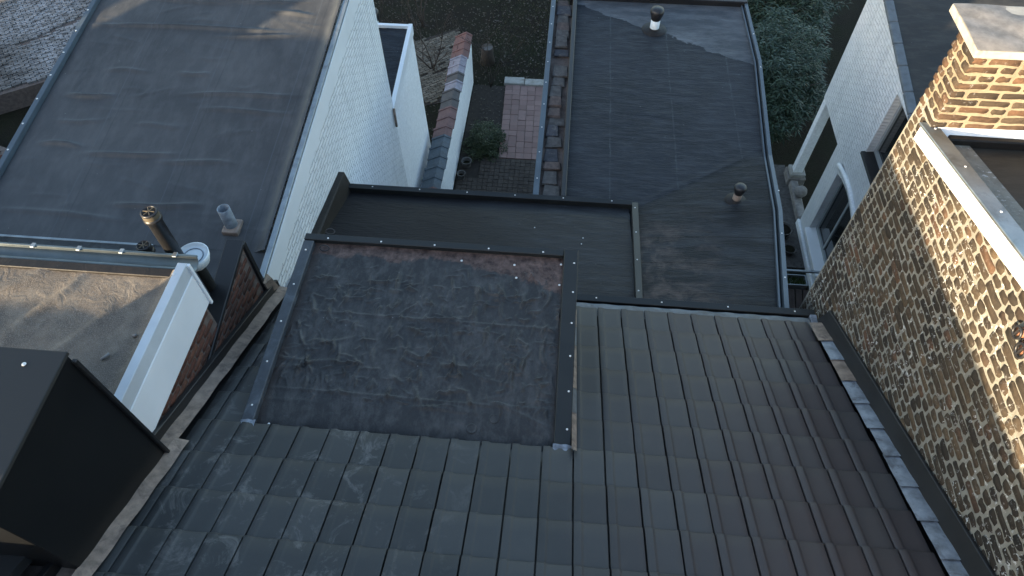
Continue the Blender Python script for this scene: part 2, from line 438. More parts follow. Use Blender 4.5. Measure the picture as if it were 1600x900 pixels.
def soil():
    t = NT('garden_soil')
    n = t.noise(.8, 8, .65); f = t.noise(22, 8, .75)
    c = t.mix(t.ramp(n, [(.4, 0.0), (.6, 1.0)]), (.015, .0125, .009), (.014, .016, .008))
    c = t.mix(t.ramp(f, [(.5, 0.0), (.75, .7)]), c, (.036, .029, .022))
    return t.out(c, .95, t.bump(f, 1.0, .05), 0.0, .15)
M['soil'] = soil()
def leaf(name, a, b):
    t = NT(name)
    isl = t.n('ShaderNodeNewGeometry').outputs['Random Per Island']
    c = t.mix(isl, a, b)
    m = t.out(c, .5, None, 0.0, .35)
    t.b.inputs['Subsurface Weight'].default_value = 0.0
    return m
M['leaf_dark'] = leaf('evergreen_leaf', (.016, .034, .021), (.046, .074, .042))
M['leaf_shrub'] = leaf('shrub_leaf', (.014, .026, .008), (.042, .055, .018))
M['leaf_litter'] = leaf('dead_leaf', (.028, .020, .013), (.068, .052, .036))
M['grass'] = leaf('grass_blade', (.05, .085, .022), (.10, .14, .04))

# ------------------------------------------------------------------ shared little pieces
_sc = MB().lathe((0, 0, 0), [(.0001, .006), (.007, .0055), (.011, .002), (.012, 0)], 10)
screw_me = raw_mesh('screw', [(a, b, c - G) for a, b, c in _sc.v], _sc.f, M['screw'], True)
def screws(parent, pts, s=1.0):
    for p in pts: inst('screw', screw_me, p, parent, scale=(s*.8, s*.8, s*.8))
def along(a, b, n, e=.06):
    a = Vector(a); b = Vector(b)
    return [tuple(a.lerp(b, e + (1 - 2*e) * i / max(1, n-1))) for i in range(n)]

def brick_mesh(L, H, m, seed, dep=.03, rough=.006):
    """one worn brick: face in the local XZ plane looking along -Y, back corners behind"""
    r = random.Random(seed)
    j = lambda a=rough: r.uniform(-a, a)
    c = .011
    fr = [(-L/2+c, -H/2), (-L/6, -H/2+j()), (L/6, -H/2+j()), (L/2-c, -H/2), (L/2, -H/2+c), (L/2, H/2-c), (L/2-c, H/2), (L/6, H/2+j()), (-L/6, H/2+j()), (-L/2+c, H/2), (-L/2, H/2-c), (-L/2, -H/2+c)]
    fr = [(x + j(), z + j(.004)) for x, z in fr]
    n = len(fr)
    k = .84
    vs = [(x * (1 - .012/L), j(.002) - .002, z * k) for x, z in fr] + [(x, .006, z) for x, z in fr] + [(x, dep, z) for x, z in fr]
    vs.append((j(.01), -.005 + j(.002), 0))
    fs = [(i, (i+1) % n, 3*n) for i in range(n)]
    for a in (0, n):
        fs += [(a+i, a+n+i, a+n+(i+1) % n, a+(i+1) % n) for i in range(n)]
    return raw_mesh('brick', vs, fs, m, True)

# ================================================================== SETTING: ground
gm = MB().grid(lambda u, v: (-60 + 120*u, -40 + 140*v, -11.5 + .02*math.sin(7*u*6.28)*math.cos(5*v*6.28)), 40, 40)
ground = gm.build('ground', M['soil'], smooth=True, kind='structure')
# ================================================================== OUR HOUSE
AL = R(24); TA = math.tan(AL)
def zr(y): return -5.0 + (2.136 - y) * TA        # roof deck height
YR = -0.9
house = empty('terraced_house', (0, 0, -11.5), 'terraced house under the dark tiled roof slope in the foreground', 'house')
MB().prism([(-2.88, 4.15, -11.5), (-2.88, 4.15, zr(4.15) - .12), (-2.88, YR, zr(YR) - .12), (-2.88, -6, zr(YR) - 2.3), (-2.88, -6, -11.5)], (5.70, 0, 0)).build('wall', M['brick_red'], house)
roof = MB().prism([(-2.86, 4.10, zr(4.10) - .06), (-2.86, YR, zr(YR) - .06), (-2.86, -6, zr(YR) - 2.22), (-2.86, -6, zr(YR) - 2.30), (-2.86, YR, zr(YR) - .11), (-2.86, 4.10, zr(4.10) - .11)], (5.66, 0, 0)).build('roof', M['black_trim'], house)
# tiles
TW, GA = .2385, .325 / math.cos(AL)
def tile_mesh(i, cut=0.0):
    r = random.Random(i)
    prof = [(0.0, -.020), (0.0, .007), (.002, .0085), (.046, .0105), (.052, .0095), (.060, .0035), (.072, .0012), (.12, .0), (.175, .001), (TW - .016, .0045), (TW - .012, .003), (TW - .012, -.022)]
    prof = [q for q in prof if q[0] >= cut]
    if cut: prof = [(prof[0][0], -.02)] + prof
    L = GA + .06
    vs = []; fs = []
    rows = [(-.035, 0), (GA * .3, 0), (GA * .7, 0), (GA + .008, 0), (GA + .015, -.0015), (GA + .020, -.005), (GA + .022, -.010), (GA + .022, -.028)]
    for (yy, dz) in rows:
        for (xx, zz) in prof:
            tt = (yy + .035) / L
            vs.append((xx, yy, zz + dz + .008 + .026 * tt + (.0015 * math.sin(3.1 * xx / TW) if dz == 0 else 0)))
    n = len(prof)
    for a in range(len(rows) - 1):
        for k in range(n - 1): fs.append((a*n+k, a*n+k+1, (a+1)*n+k+1, (a+1)*n+k))
    return raw_mesh('roof_tile', vs, fs, M['tile'], True)
tmesh = tile_mesh(0)
tcut = tile_mesh(0, .1)
DX0, DX1, DY0, DY1 = -2.37, .24, 2.14, 4.145
x_first = .028 - 12 * TW
rows_y = [1.80 - .325 * k for k in range(-7, 5)]      # lower end of each course
for yb in rows_y:
    yt = yb - .325
    if yb > 4.12: continue
    for c in range(0, 24):
        x0 = x_first + c * TW
        if x0 < -2.84 or x0 + TW > 2.80: continue
        if yt > 2.0 and x0 > DX0 - .08 and x0 + TW < DX1 + .06: continue
        jx = random.uniform(-.0012, .0012); jr = random.uniform(-.004, .004)
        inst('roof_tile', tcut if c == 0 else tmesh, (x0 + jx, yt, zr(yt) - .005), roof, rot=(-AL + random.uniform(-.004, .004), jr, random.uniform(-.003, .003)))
# ridge capping (behind the camera)
MB().tube([(-2.86, YR, zr(YR)), (2.8, YR, zr(YR))], .11, 10).build('ridge_cap', M['tile'], house, True)
# left valley: stained lead strip and black upstand against the red brick
vl = MB()
vl.grid(lambda u, v: (-2.885 + .115*u + .003*math.sin(v*40), 4.10 - 3.6*v, zr(4.10 - 3.6*v) + .015 + .007*math.sin(v*63)*(u-.5) + .02*(1-u)), 4, 90)
vl.build('lead_strip', M['lead_brown'], house, True)
MB().hexa([(-2.93, .4, zr(.4) - .05), (-2.885, .4, zr(.4) - .05), (-2.885, 4.12, zr(4.12) - .05), (-2.93, 4.12, zr(4.12) - .05)],
          [(-2.93, .4, zr(.4) + .13), (-2.885, .4, zr(.4) + .13), (-2.885, 4.12, zr(4.12) + .13), (-2.93, 4.12, zr(4.12) + .13)]).build('upstand', M['black_trim'], house, bevel=.004)
# right abutment: stepped lead soakers and a black cover strip
y = 4.08; k = 0
while y > .2:
    y2 = y - .31
    xe = 2.640 + random.uniform(-.012, .008)
    q = [(xe + .012, y, zr(y) + .050), (2.785, y, zr(y) + .064), (2.785, y2, zr(y2) + .066), (xe, y2, zr(y2) + .054)]
    b = MB(); qa = [Vector(p) for p in q]
    b.grid(lambda u, v: tuple((qa[0].lerp(qa[1], u)).lerp(qa[3].lerp(qa[2], u), v) + Vector((0, 0, .006*math.sin(u*3.1) + .002*math.sin(v*9 + k) + .010*v))), 4, 6)
    b.build('lead_flashing', M['lead_brown'] if k in (0, 2) else M['lead'], house, True)
    y = y2 + .02; k += 1
MB().hexa([(2.752, .1, zr(.1) + .03), (2.838, .1, zr(.1) + .03), (2.838, 4.16, zr(4.16) + .03), (2.752, 4.16, zr(4.16) + .03)],
          [(2.815, .1, zr(.1) + .21), (2.838, .1, zr(.1) + .21), (2.838, 4.16, zr(4.16) + .21), (2.815, 4.16, zr(4.16) + .21)]).build('cover_strip', M['black_trim'], house, bevel=.003)
# eaves: lead apron under the last course
ea = MB().grid(lambda u, v: (.27 + 2.42*u, 3.98 + .22*v, zr(3.98 + .22*v) + .012 + .004*math.sin(u*60)), 60, 3)
ea.build('eaves_apron', M['lead_dull'], house, True)
# ---- dormer
dor = empty('dormer', (-1.065, 3.14, zr(4.145)), 'flat dormer roof with wrinkled black membrane set into the dark tiles', 'dormer')
MB().prism([(DX0 + .03, DY0, zr(DY0) - .08), (DX0 + .03, DY1 - .03, zr(DY1) - .3), (DX0 + .03, DY1 - .03, -5.07), (DX0 + .03, DY0, -5.07)], (DX1 - DX0 - .06, 0, 0)).build('cheek_wall', M['trim'], dor)
def wrf(seed, n, x0, x1, y0, y1, amp, wid, ln, hor=.5):
    r = random.Random(seed)
    W = []
    for i in range(n):
        h = r.random() < hor
        W.append((r.uniform(x0, x1), r.uniform(y0, y1), (r.gauss(0, .25) if h else math.pi/2 + r.gauss(0, .3)), amp * r.uniform(.4, 1.2), wid * r.uniform(.7, 1.4), ln * r.uniform(.4, 1.3), r.uniform(0, 6)))
    return W
def wr_h(W, X, Y):
    H = np.zeros_like(X)
    for (a, b, t, am, w, l, ph) in W:
        u = (X - a)*math.cos(t) + (Y - b)*math.sin(t); v = -(X - a)*math.sin(t) + (Y - b)*math.cos(t)
        v = v + .25*w*2*np.sin(u/l*2.5 + ph)
        H += am*np.exp(-(v/w)**2)*np.exp(-(u/l)**4)
    return H
def sheet(name, m, parent, x0, x1, y0, y1, res, zf, W, xf=None):
    nx = int((x1-x0)/res); ny = int((y1-y0)/res)
    X, Y = np.meshgrid(np.linspace(x0, x1, nx+1), np.linspace(y0, y1, ny+1))
    H = wr_h(W, X, Y) if W else np.zeros_like(X)
    Z = zf(X, Y) + H
    if xf is not None: X, Y = xf(X, Y)
    b = MB()
    b.v = [(a, bb, c + G) for a, bb, c in zip(X.ravel(), Y.ravel(), Z.ravel())]
    b.f = [(j*(nx+1)+i, j*(nx+1)+i+1, (j+1)*(nx+1)+i+1, (j+1)*(nx+1)+i) for j in range(ny) for i in range(nx)]
    return b.build(name, m, parent, True)
W = wrf(3, 380, -2.25, .1, 2.45, 3.85, .014, .0095, .055, .42) + wrf(4, 110, -2.2, 0, 2.5, 3.7, .020, .013, .09, .3) + wrf(9, 14, -2.2, 0, 2.3, 3.6, .010, .018, .3, .8)
for yy in (2.50, 3.28): W.append((-1.06, yy, .0, .010, .014, 1.25, .6))
def dz_(X, Y):
    f = np.clip((2.30 - Y) / .16, 0, 1)
    return -5.035 - f*f*.035 + .004*np.sin(X*5)*np.sin(Y*4) + .006*np.clip((2.2-Y)/.06, 0, 1)*np.sin(X*21)
def dxf(X, Y):
    t = np.clip((2.22 - Y)/.08, 0, 1)
    return X, Y + t*(.012*np.sin(X*9) + .008*np.sin(X*23))
sheet('roof_membrane', M['epdm_dormer'], dor, -2.29, .125, 2.115, 4.10, .0075, dz_, W, dxf)
tl = MB().hexa([(-2.385, 2.13, -5.09), (-2.275, 2.13, -5.09), (-2.275, 4.06, -5.09), (-2.385, 4.06, -5.09)], [(-2.385, 2.13, -4.985), (-2.285, 2.13, -4.985), (-2.285, 4.06, -4.985), (-2.385, 4.06, -4.985)]).build('side_trim', M['trim_dusty'], dor, bevel=.006)
tr = MB().hexa([(.098, 2.10, -5.09), (.245, 2.10, -5.09), (.245, 4.15, -5.09), (.098, 4.15, -5.09)], [(.108, 2.10, -4.982), (.24, 2.10, -4.982), (.24, 4.15, -4.982), (.108, 4.15, -4.982)]).build('side_trim', M['trim'], dor, bevel=.005)
tf = MB().box(-2.39, .104, 4.075, 4.15, -5.09, -4.988).build('front_trim', M['trim'], dor, bevel=.005)
screws(tl, along((-2.335, 2.2, -4.984), (-2.335, 4.05, -4.984), 5))
screws(tr, along((.205, 2.2, -4.981), (.205, 4.1, -4.981), 6))
screws(tf, along((-2.3, 4.10, -4.987), (.05, 4.10, -4.987), 5))
screws(dor, [(.085, 3.99, -5.02), (.08, 3.75, -5.02), (-.32, 3.80, -5.02), (-.35, 3.95, -5.022), (-.85, 3.96, -5.022), (-2.17, 2.18, -5.03), (.075, 2.12, -5.05)], 1.2)
for xa, xb in ((-2.40, -2.255), (.10, .275)):
    b = MB(); b.grid(lambda u, v: (xa + (xb-xa)*u, 2.08 + .10*v, -4.968 + (.0 if v > .2 else -.05) + .006*math.sin(u*14) - .045*(max(0, u-.75)*4 if xa > 0 else max(0, .25-u)*4)), 10, 6)
    b.build('lead_saddle', M['lead'], dor, True)
for i, (xx, yy) in enumerate(((-.55, 2.28), (-.38, 2.38))):
    b = MB(); b.lathe((xx, yy, -5.035), [(.045, 0), (.043, .004), (.034, .006), (.03, .003), (.02, .005), (.0001, .006)], 18); b.build('membrane_washer', M['epdm_dormer'], dor, True)
for xx, yy in ((-2.17, 3.99), (-2.165, 4.20)):
    b = MB(); b.tube([(xx + .045*math.cos(a), yy + .02*math.sin(a) - .0, -5.005 + .045*math.sin(a)*.4) for a in np.linspace(0, 6.28, 17)], .006, 6, False); b.build('wire_loop', M['black_plastic'], dor, True)
# lead soakers down the right cheek
y = 4.02; k = 0
while y > 2.2:
    y2 = max(2.12, y - .31)
    b = MB(); b.grid(lambda u, v: (.243 + .040*u, y + (y2-y)*v, zr(y + (y2-y)*v) + .055 + .03*(1-u) + .006*v), 3, 4)
    b.build('lead_soaker', M['lead_brown'] if k % 3 != 1 else M['lead_dull'], dor, True); y = y2 + .012; k += 1

# ================================================================== MID ANNEX (falls away from the house)
SL = .65 / 2.1
def zm(y): return -6.05 - (y - 4.3) * SL
mid = empty('rear_annex', (-.9, 5.35, -11.5), 'narrow annex roof in black sheet directly behind the dormer', 'annex')
MB().prism([(-2.86, 4.24, -11.5), (-2.86, 4.24, -6.12), (-2.86, 6.36, zm(6.36) - .08), (-2.86, 6.36, -11.5)], (3.88, 0, 0)).build('wall', M['white_brick'], mid)  # unseen walls made white too, for bounced light
W = wrf(11, 46, -2.7, .9, 4.4, 6.2, .004, .03, .25, .9)
sheet('roof_membrane', M['epdm_mid'], mid, -2.86, .96, 4.27, 6.33, .022, lambda X, Y: -6.05 - (Y-4.3)*SL + .0*X, W)
ft = MB().hexa([(-2.86, 6.31, zm(6.31) - .12), (1.0, 6.31, zm(6.31) - .12), (1.0, 6.40, zm(6.31) - .12), (-2.86, 6.40, zm(6.31) - .12)],
               [(-2.86, 6.325, zm(6.31) + .075), (1.0, 6.325, zm(6.31) + .075), (1.0, 6.40, zm(6.31) + .085), (-2.86, 6.40, zm(6.31) + .085)]).build('edge_trim', M['trim'], mid, bevel=.004)
screws(ft, along((-2.7, 6.365, zm(6.31) + .082), (.95, 6.365, zm(6.31) + .082), 6))
cb = MB().hexa([(.91, 4.28, zm(4.28) - .1), (1.005, 4.28, zm(4.28) - .1), (1.09, 6.42, zm(6.42) - .1), (.985, 6.42, zm(6.42) - .1)],
               [(.925, 4.28, zm(4.28) + .06), (1.0, 4.28, zm(4.28) + .06), (1.085, 6.42, zm(6.42) + .06), (1.0, 6.42, zm(6.42) + .06)]).build('kerb', M['trim'], mid, bevel=.005)
screws(cb, along((.96, 4.4, zm(4.4) + .061), (1.04, 6.4, zm(6.4) + .061), 4))
screws(mid, [(-.25, 5.72, zm(5.72) + .006), (.36, 5.55, zm(5.55) + .006), (.34, 5.42, zm(5.42) + .006)], .9)
MB().hexa([(-2.93, 4.2, -6.3), (-2.80, 4.2, -6.12), (-2.77, 6.42, -6.75), (-2.93, 6.42, -6.80)], [(-2.93, 4.2, -6.10), (-2.85, 4.2, -6.10), (-2.85, 6.44, -6.42), (-2.93, 6.44, -6.42)]).build('wall_upstand', M['upstand'], mid, bevel=.01, seg=2)
# eaves parapet carrying the trim along both annexes
par = MB().box(.25, 2.76, 4.235, 4.30, -6.16, -5.925).build('eaves_parapet', M['black_trim'], mid)
tp = MB().box(.25, 2.765, 4.228, 4.312, -5.925, -5.90).build('parapet_trim', M['trim'], mid, bevel=.004)
screws(tp, along((.35, 4.27, -5.899), (2.7, 4.27, -5.899), 4))
MB().box(2.70, 2.765, 4.10, 4.232, -6.05, -5.88).build('gutter_stop', M['lead'], mid, bevel=.004)

# ================================================================== LONG ANNEX
lon = empty('long_annex', (1.4, 8, -11.5), 'long dark flat annex roof with two vents reaching into the garden', 'annex')
ZL = -6.70
MB().prism([(-.24, 6.38, -11.5), (2.48, 4.30, -11.5), (2.84, 6.55, -11.5), (3.03, 9.68, -11.5), (3.0, 11.28, -11.5), (-.26, 11.28, -11.5)], (0, 0, 11.5 + ZL - .16)).build('wall', M['white_brick'], lon)  # unseen sides painted white to bounce light onto the neighbouring white wall
XR = [(4.30, 2.50), (6.55, 2.86), (9.68, 3.055), (11.40, 3.02)]
def xr(Y): return np.interp(Y, [a for a, b in XR], [b for a, b in XR])
def zlong(X, Y):
    yc = np.where(X > 1.05, 6.35 + .71*(X - 1.05), 6.35)
    f = np.clip((yc - Y) / np.maximum(yc - 4.3, .1), 0, 1)
    z = ZL + f * .61
    return np.where((X < 1.0) & (Y < 6.3), ZL - .35, z)
def lxf(X, Y):
    u = (X - .10) / (3.06 - .10)
    return .10 + u*(xr(Y) - .02 - .10), Y
W = wrf(21, 60, .3, 2.9, 5, 11, .003, .03, .35, .7)
W += [(2.0, y_, .0, .006, .012, .95, 1.0) for y_ in (4.9, 5.55)] + [(x_, 8.8, math.pi/2, .004, .012, 2.3, .5) for x_ in (.95, 1.85, 2.70)] + [(2.05, 7.0, .62, .012, .05, 1.15, .3)]
def zl2(X, Y):
    XX = .10 + (X - .10)/(3.06 - .10)*(xr(Y) - .12)
    return zlong(XX, Y)
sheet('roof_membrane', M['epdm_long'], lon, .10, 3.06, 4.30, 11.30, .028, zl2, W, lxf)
# right edge trim: two bars following the bend
def zedge(y): return float(zlong(np.array([2.7]), np.array([y]))[0])
pp = [(xr(y_), y_, zedge(y_)) for y_ in (4.30, 5.2, 6.2, 7.45, 9.68, 11.36)]
rt = MB()
for a, b in zip(pp[:-1], pp[1:]):
    for off, w, h in ((.0, .05, .07), (-.05, .02, .035)):
        rt.hexa([(a[0]+off, a[1], a[2]-.15), (a[0]+off+w, a[1], a[2]-.15), (b[0]+off+w, b[1], b[2]-.15), (b[0]+off, b[1], b[2]-.15)], [(a[0]+off, a[1], a[2]+h), (a[0]+off+w, a[1], a[2]+h), (b[0]+off+w, b[1], b[2]+h), (b[0]+off, b[1], b[2]+h)])
rto = rt.build('edge_trim', M['trim_blue'], lon)
screws(rto, [(xr(y_) + .025, y_, zedge(y_) + .071) for y_ in (4.9, 5.7, 6.6, 7.6, 8.6, 9.5, 10.4)], 1.1)
MB().box(.0, 3.07, 11.30, 11.42, ZL - .2, ZL + .10).build('end_kerb', M['black_trim'], lon, bevel=.01)
MB().box(.055, .125, 6.42, 11.34, ZL - .2, ZL + .09).build('inner_kerb', M['black_trim'], lon, bevel=.008)
lt = MB().box(-.325, -.245, 6.40, 11.36, ZL - .22, ZL + .03).build('edge_trim', M['trim_blue'], lon, bevel=.005)
screws(lt, along((-.285, 6.5, ZL + .031), (-.285, 11.3, ZL + .031), 9), 1.1)
MB().grid(lambda u, v: (-.25 + .31*u, 6.40 + 4.92*v, ZL - .10 + .012*math.sin(v*70 + u*3)), 3, 80).build('wall_head', M['mortar_red'], lon, True)
M['old_tile_a'] = plain('mossy_tile_grey', (.085, .08, .075), .9, 0, .4, 14, .5, dirt=(.03, .028, .026))
M['old_tile_b'] = plain('mossy_tile_brown', (.10, .075, .065), .9, 0, .4, 14, .5, dirt=(.035, .03, .028))
M['old_tile_c'] = plain('mossy_tile_dark', (.05, .052, .06), .9, 0, .4, 14, .5, dirt=(.15, .14, .125))
r = random.Random(5)
y = 6.5
while y < 11.2:
    ln = r.uniform(.17, .30); w = r.uniform(.20, .28)
    if r.random() < .86:
        b = MB(); x0 = -.235 + r.uniform(0, .03); t = r.uniform(.012, .045); zz = ZL - .085 + r.uniform(0, .02); tl_ = r.uniform(-.02, .03)
        b.hexa([(x0, y, zz), (x0 + w, y + r.uniform(-.03, .03), zz), (x0 + w + r.uniform(-.03, .0), y + ln, zz), (x0 + r.uniform(0, .04), y + ln + r.uniform(-.03, .03), zz)],
               [(x0 + .01, y + .01, zz + t), (x0 + w - .01, y + .01, zz + t + tl_*.3), (x0 + w - .03, y + ln - .01, zz + t + tl_), (x0 + .03, y + ln - .01, zz + t + tl_)])
        b.build('coping_piece', r.choice([M['old_tile_a'], M['old_tile_b'], M['old_tile_c'], M['old_tile_a']]), lon, bevel=.006)
    y += ln + r.uniform(-.01, .03)

# vents on the long annex
def roof_vent(x, y, z, s, label, cap, neck):
    v = empty('roof_vent', (x, y, z), label, 'vent', 'vents on the long annex roof')
    MB().lathe((x, y, z + .004), [(.20*s, 0), (.19*s, .014), (.12*s, .02), (.085*s, .03), (.075*s, .04)], 28).build('flange', M['upstand'], v, True)
    MB().lathe((x, y, z + .03), [(.073*s, 0), (.073*s, .15*s), (.0001, .15*s)], 24).build('neck', neck, v, True)
    MB().lathe((x, y, z + .03), [(.062*s, .14*s), (.078*s, .16*s), (.085*s, .20*s), (.105*s, .25*s), (.11*s, .30*s), (.095*s, .335*s), (.04*s, .35*s), (.0001, .352*s)], 24).build('cap', cap, v, True)
    return v
roof_vent(1.447, 10.50, ZL, 1.05, 'black capped roof vent with a white neck at the far end of the long roof', M['black_plastic'], M['white_plastic'])
z2 = float(zlong(np.array([2.37]), np.array([6.51]))[0])
roof_vent(2.34, 6.45, z2, .72, 'small dark roof vent near the right edge of the long roof', M['black_plastic'], M['lead_brown'])

# ================================================================== LEFT NEIGHBOUR: big sloping flat roof with white side wall
XW = -2.93
def zl(y): return -5.55 + .128 * (y - 4.0)
lann = empty('white_annex', (-4.6, 6.5, -11.5), 'neighbouring annex with large blue grey sheet roof and white painted side wall', 'annex')
MB().prism([(XW, 3.3, -11.5), (XW, 3.3, zl(3.3) - .30), (XW, 9.30, zl(9.30) - .30), (XW, 9.42, -11.5)], (-3.3, 0, 0)).build('wall', M['white_brick'], lann)
W = []
r = random.Random(17)
for (px, py, ln, am) in ((-4.9, 7.55, 1.35, .016), (-3.95, 7.45, .55, .014), (-5.35, 8.65, .5, .012), (-4.4, 8.1, 1.0, .011), (-5.0, 8.05, .7, .010), (-5.7, 6.3, .33, .018), (-4.55, 6.75, .22, .010), (-3.9, 6.45, .75, .012), (-3.75, 6.2, .6, .010), (-5.75, 5.55, .3, .016), (-4.9, 5.45, .6, .016), (-4.1, 5.4, .5, .010), (-4.35, 4.78, .55, .016), (-5.4, 6.75, .3, .008), (-5.7, 5.9, .3, .008), (-3.6, 7.9, .35, .008), (-4.7, 5.9, .35, .006), (-5.4, 4.6, .9, .008)):
    W.append((px, py, r.uniform(-.05, .08), am*2.5, .026, ln*.8, r.uniform(0, 6)))
W += wrf(31, 90, -6.1, -3.2, 4.4, 9.2, .006, .022, .25, .9)
def zleft(X, Y):
    s = np.clip((X + 3.14)/.12, 0, 1)
    return -5.55 + .128*(Y - 4.0) + s*s*.05 + .004*np.sin(X*2.1+Y)
sheet('roof_membrane', M['epdm_left'], lann, -6.24, -2.99, 4.28, 9.28, .022, zleft, W)
sheet('roof_membrane', M['epdm_left'], lann, -4.22, -2.95, 2.2, 4.285, .03, lambda X, Y: -5.55 + .128*(Y-4.0)*np.clip((Y-3.6)/.6, 0, 1) - .003, wrf(33, 8, -4, -3, 3, 4.2, .003, .03, .3, .8))
MB().hexa([(-2.995, 3.96, zl(3.96) - .03), (XW + .005, 3.96, zl(3.96) - .03), (XW + .005, 9.31, zl(9.31) - .03), (-2.995, 9.31, zl(9.31) - .03)], [(-2.975, 3.96, zl(3.96) + .035), (XW + .02, 3.96, zl(3.96) + .035), (XW + .02, 9.31, zl(9.31) + .035), (-2.975, 9.31, zl(9.31) + .035)]).build('edge_trim', M['zinc'], lann, bevel=.004)
MB().hexa([(XW - .02, 3.95, zl(3.95) - .30), (XW + .016, 3.95, zl(3.95) - .30), (XW + .016, 9.30, zl(9.30) - .30), (XW - .02, 9.30, zl(9.30) - .30)], [(XW - .02, 3.95, zl(3.95) - .03), (XW + .016, 3.95, zl(3.95) - .03), (XW + .016, 9.30, zl(9.30) - .03), (XW - .02, 9.30, zl(9.30) - .03)]).build('fascia_board', M['white_board'], lann, bevel=.003)
le = MB().hexa([(-6.33, 4.1, zl(4.1) - .2), (-6.22, 4.1, zl(4.1) - .2), (-6.22, 9.3, zl(9.3) - .2), (-6.33, 9.3, zl(9.3) - .2)], [(-6.32, 4.1, zl(4.1) + .05), (-6.255, 4.1, zl(4.1) + .05), (-6.255, 9.3, zl(9.3) + .05), (-6.32, 9.3, zl(9.3) + .05)]).build('edge_trim', M['trim_blue'], lann, bevel=.004)
screws(le, along((-6.29, 4.3, zl(4.3) + .051), (-6.29, 9.2, zl(9.2) + .051), 12), 1.3)
MB().box(-6.24, -4.2, 4.255, 4.285, zl(4.28) - .25, zl(4.28) + .02).build('gutter_edge', M['zinc'], lann, bevel=.003)
MB().box(-9, -4.22, 3.2, 4.25, -6.2, -5.85).build('box_gutter', M['upstand'], lann)
MB().hexa([(-2.955, 3.93, -5.62), (-2.90, 3.93, -5.75), (-2.86, 4.06, -5.80), (-2.95, 4.06, -5.62)], [(-2.955, 3.93, -5.52), (-2.91, 3.93, -5.58), (-2.88, 4.04, -5.62), (-2.95, 4.06, -5.52)]).build('torn_flashing', M['lead_brown'], lann)
# lower extension at the end of the white wall
ext = empty('low_white_extension', (-3.6, 10.3, -11.5), 'low white rendered extension with small dark roof at the end of the white wall', 'extension')
def ze(y): return -7.68 + .139 * (y - 9.3)
MB().prism([(XW - .006, 9.20, -11.5), (XW - .006, 9.20, ze(9.2) - .17), (XW - .006, 11.36, ze(11.36) - .17), (XW - .006, 11.72, -11.5)], (-2.4, 0, 0)).build('wall', M['white_render'], ext)
sheet('roof_membrane', M['epdm_long'], ext, -5.3, -2.98, 9.3, 11.30, .05, lambda X, Y: -7.70 + .139*(Y-9.3), None)
MB().hexa([(-3.02, 9.28, ze(9.28) - .18), (XW + .02, 9.28, ze(9.28) - .18), (XW + .02, 11.37, ze(11.37) - .18), (-3.02, 11.37, ze(11.37) - .18)], [(-2.985, 9.28, ze(9.28) + .03), (XW + .02, 9.28, ze(9.28) + .03), (XW + .02, 11.37, ze(11.37) + .03), (-2.985, 11.37, ze(11.37) + .03)]).build('edge_board', M['white_board'], ext, bevel=.004)
MB().box(-5.3, -2.985, 11.29, 11.36, ze(11.3) - .15, ze(11.3) + .035).build('edge_board', M['white_board'], ext, bevel=.004)
MB().tube([(XW + .03, 9.26, ze(9.3) + .03), (XW + .035, 9.22, ze(9.3) - .32)], .022, 8).build('drain_spout', M['lead_brown'], ext, True)
ch = empty('stove_pipe', (-3.75, 11.75, -7.9), 'dark capped metal flue behind the white wall at the top edge', 'flue')
MB().lathe((-3.72, 11.6, -8.2), [(.09, 0), (.09, .75), (.0001, .75)], 18).build('pipe', M['zinc'], ch, True)
MB().lathe((-3.72, 11.6, -7.46), [(.10, 0), (.13, .02), (.13, .16), (.1, .2), (.0001, .21)], 18).build('cap', M['black_plastic'], ch, True)

# ================================================================== LEFT NEIGHBOUR: main house with flat box, gutter, white fascia
lh = empty('left_house', (-5.8, 0, -11.5), 'left neighbouring house with sunlit dusty flat roof and white fascia', 'house')
XF = -2.95
MB().prism([(-9, 3.12, -11.5), (-9, 3.12, -4.42), (-9, .05, -4.42), (-9, .05, -3.95), (-9, YR, -3.50), (-9, -6, -6.0), (-9, -6, -11.5)], (9 + XF, 0, 0)).build('wall', M['mortar_red'], lh)
W = [(-3.95, 2.75, 1.15, .03, .05, .35, .2), (-4.25, 3.0, .9, .02, .06, .3, 1.2), (-3.72, 2.3, 1.0, .02, .045, .5, .5)] + wrf(41, 20, -4.8, -3.1, 1.9, 3.1, .006, .05, .25, .5)
sheet('roof_membrane', M['epdm_near_left'], lh, -6.5, -2.97, 1.0, 3.16, .025, lambda X, Y: -4.40 + np.clip((X + 3.16)/.16, 0, 1)**2*.075 + .004*np.sin(X*3)*np.sin(Y*4), W)
M['pale_trim'] = plain('pale_grey_trim', (.55, .58, .60), .45, 0, .1, 4, .05)
MB().box(-3.0, -2.925, 1.05, 3.17, -4.42, -4.285).build('edge_trim', M['pale_trim'], lh, bevel=.004)
MB().box(-2.97, -2.918, 1.05, 3.15, -4.80, -4.42).build('fascia_board', M['white_board'], lh, bevel=.004)
MB().hexa([(-2.97, 3.15, -4.83), (-2.905, 3.15, -4.83), (-2.905, 3.18, -4.83), (-2.97, 3.18, -4.83)], [(-2.97, 3.15, -4.30), (-2.905, 3.15, -4.30), (-2.905, 3.18, -4.30), (-2.97, 3.18, -4.30)]).build('fascia_end', M['white_board'], lh, bevel=.004)
gut = MB()
gp = [(3.255 + .07*math.cos(a), -4.40 + .07*math.sin(a)) for a in np.linspace(math.pi, 2*math.pi, 13)]
gp2 = [(3.255 + .064*math.cos(a), -4.40 + .064*math.sin(a)) for a in np.linspace(2*math.pi, math.pi, 13)]
gut.prism([(-8, a, b) for a, b in gp + gp2], (5.06, 0, 0))
gut.tube([(-8, 3.185, -4.395), (-2.94, 3.185, -4.395)], .013, 8)
gut.tube([(-8, 3.325, -4.395), (-2.94, 3.325, -4.395)], .013, 8)
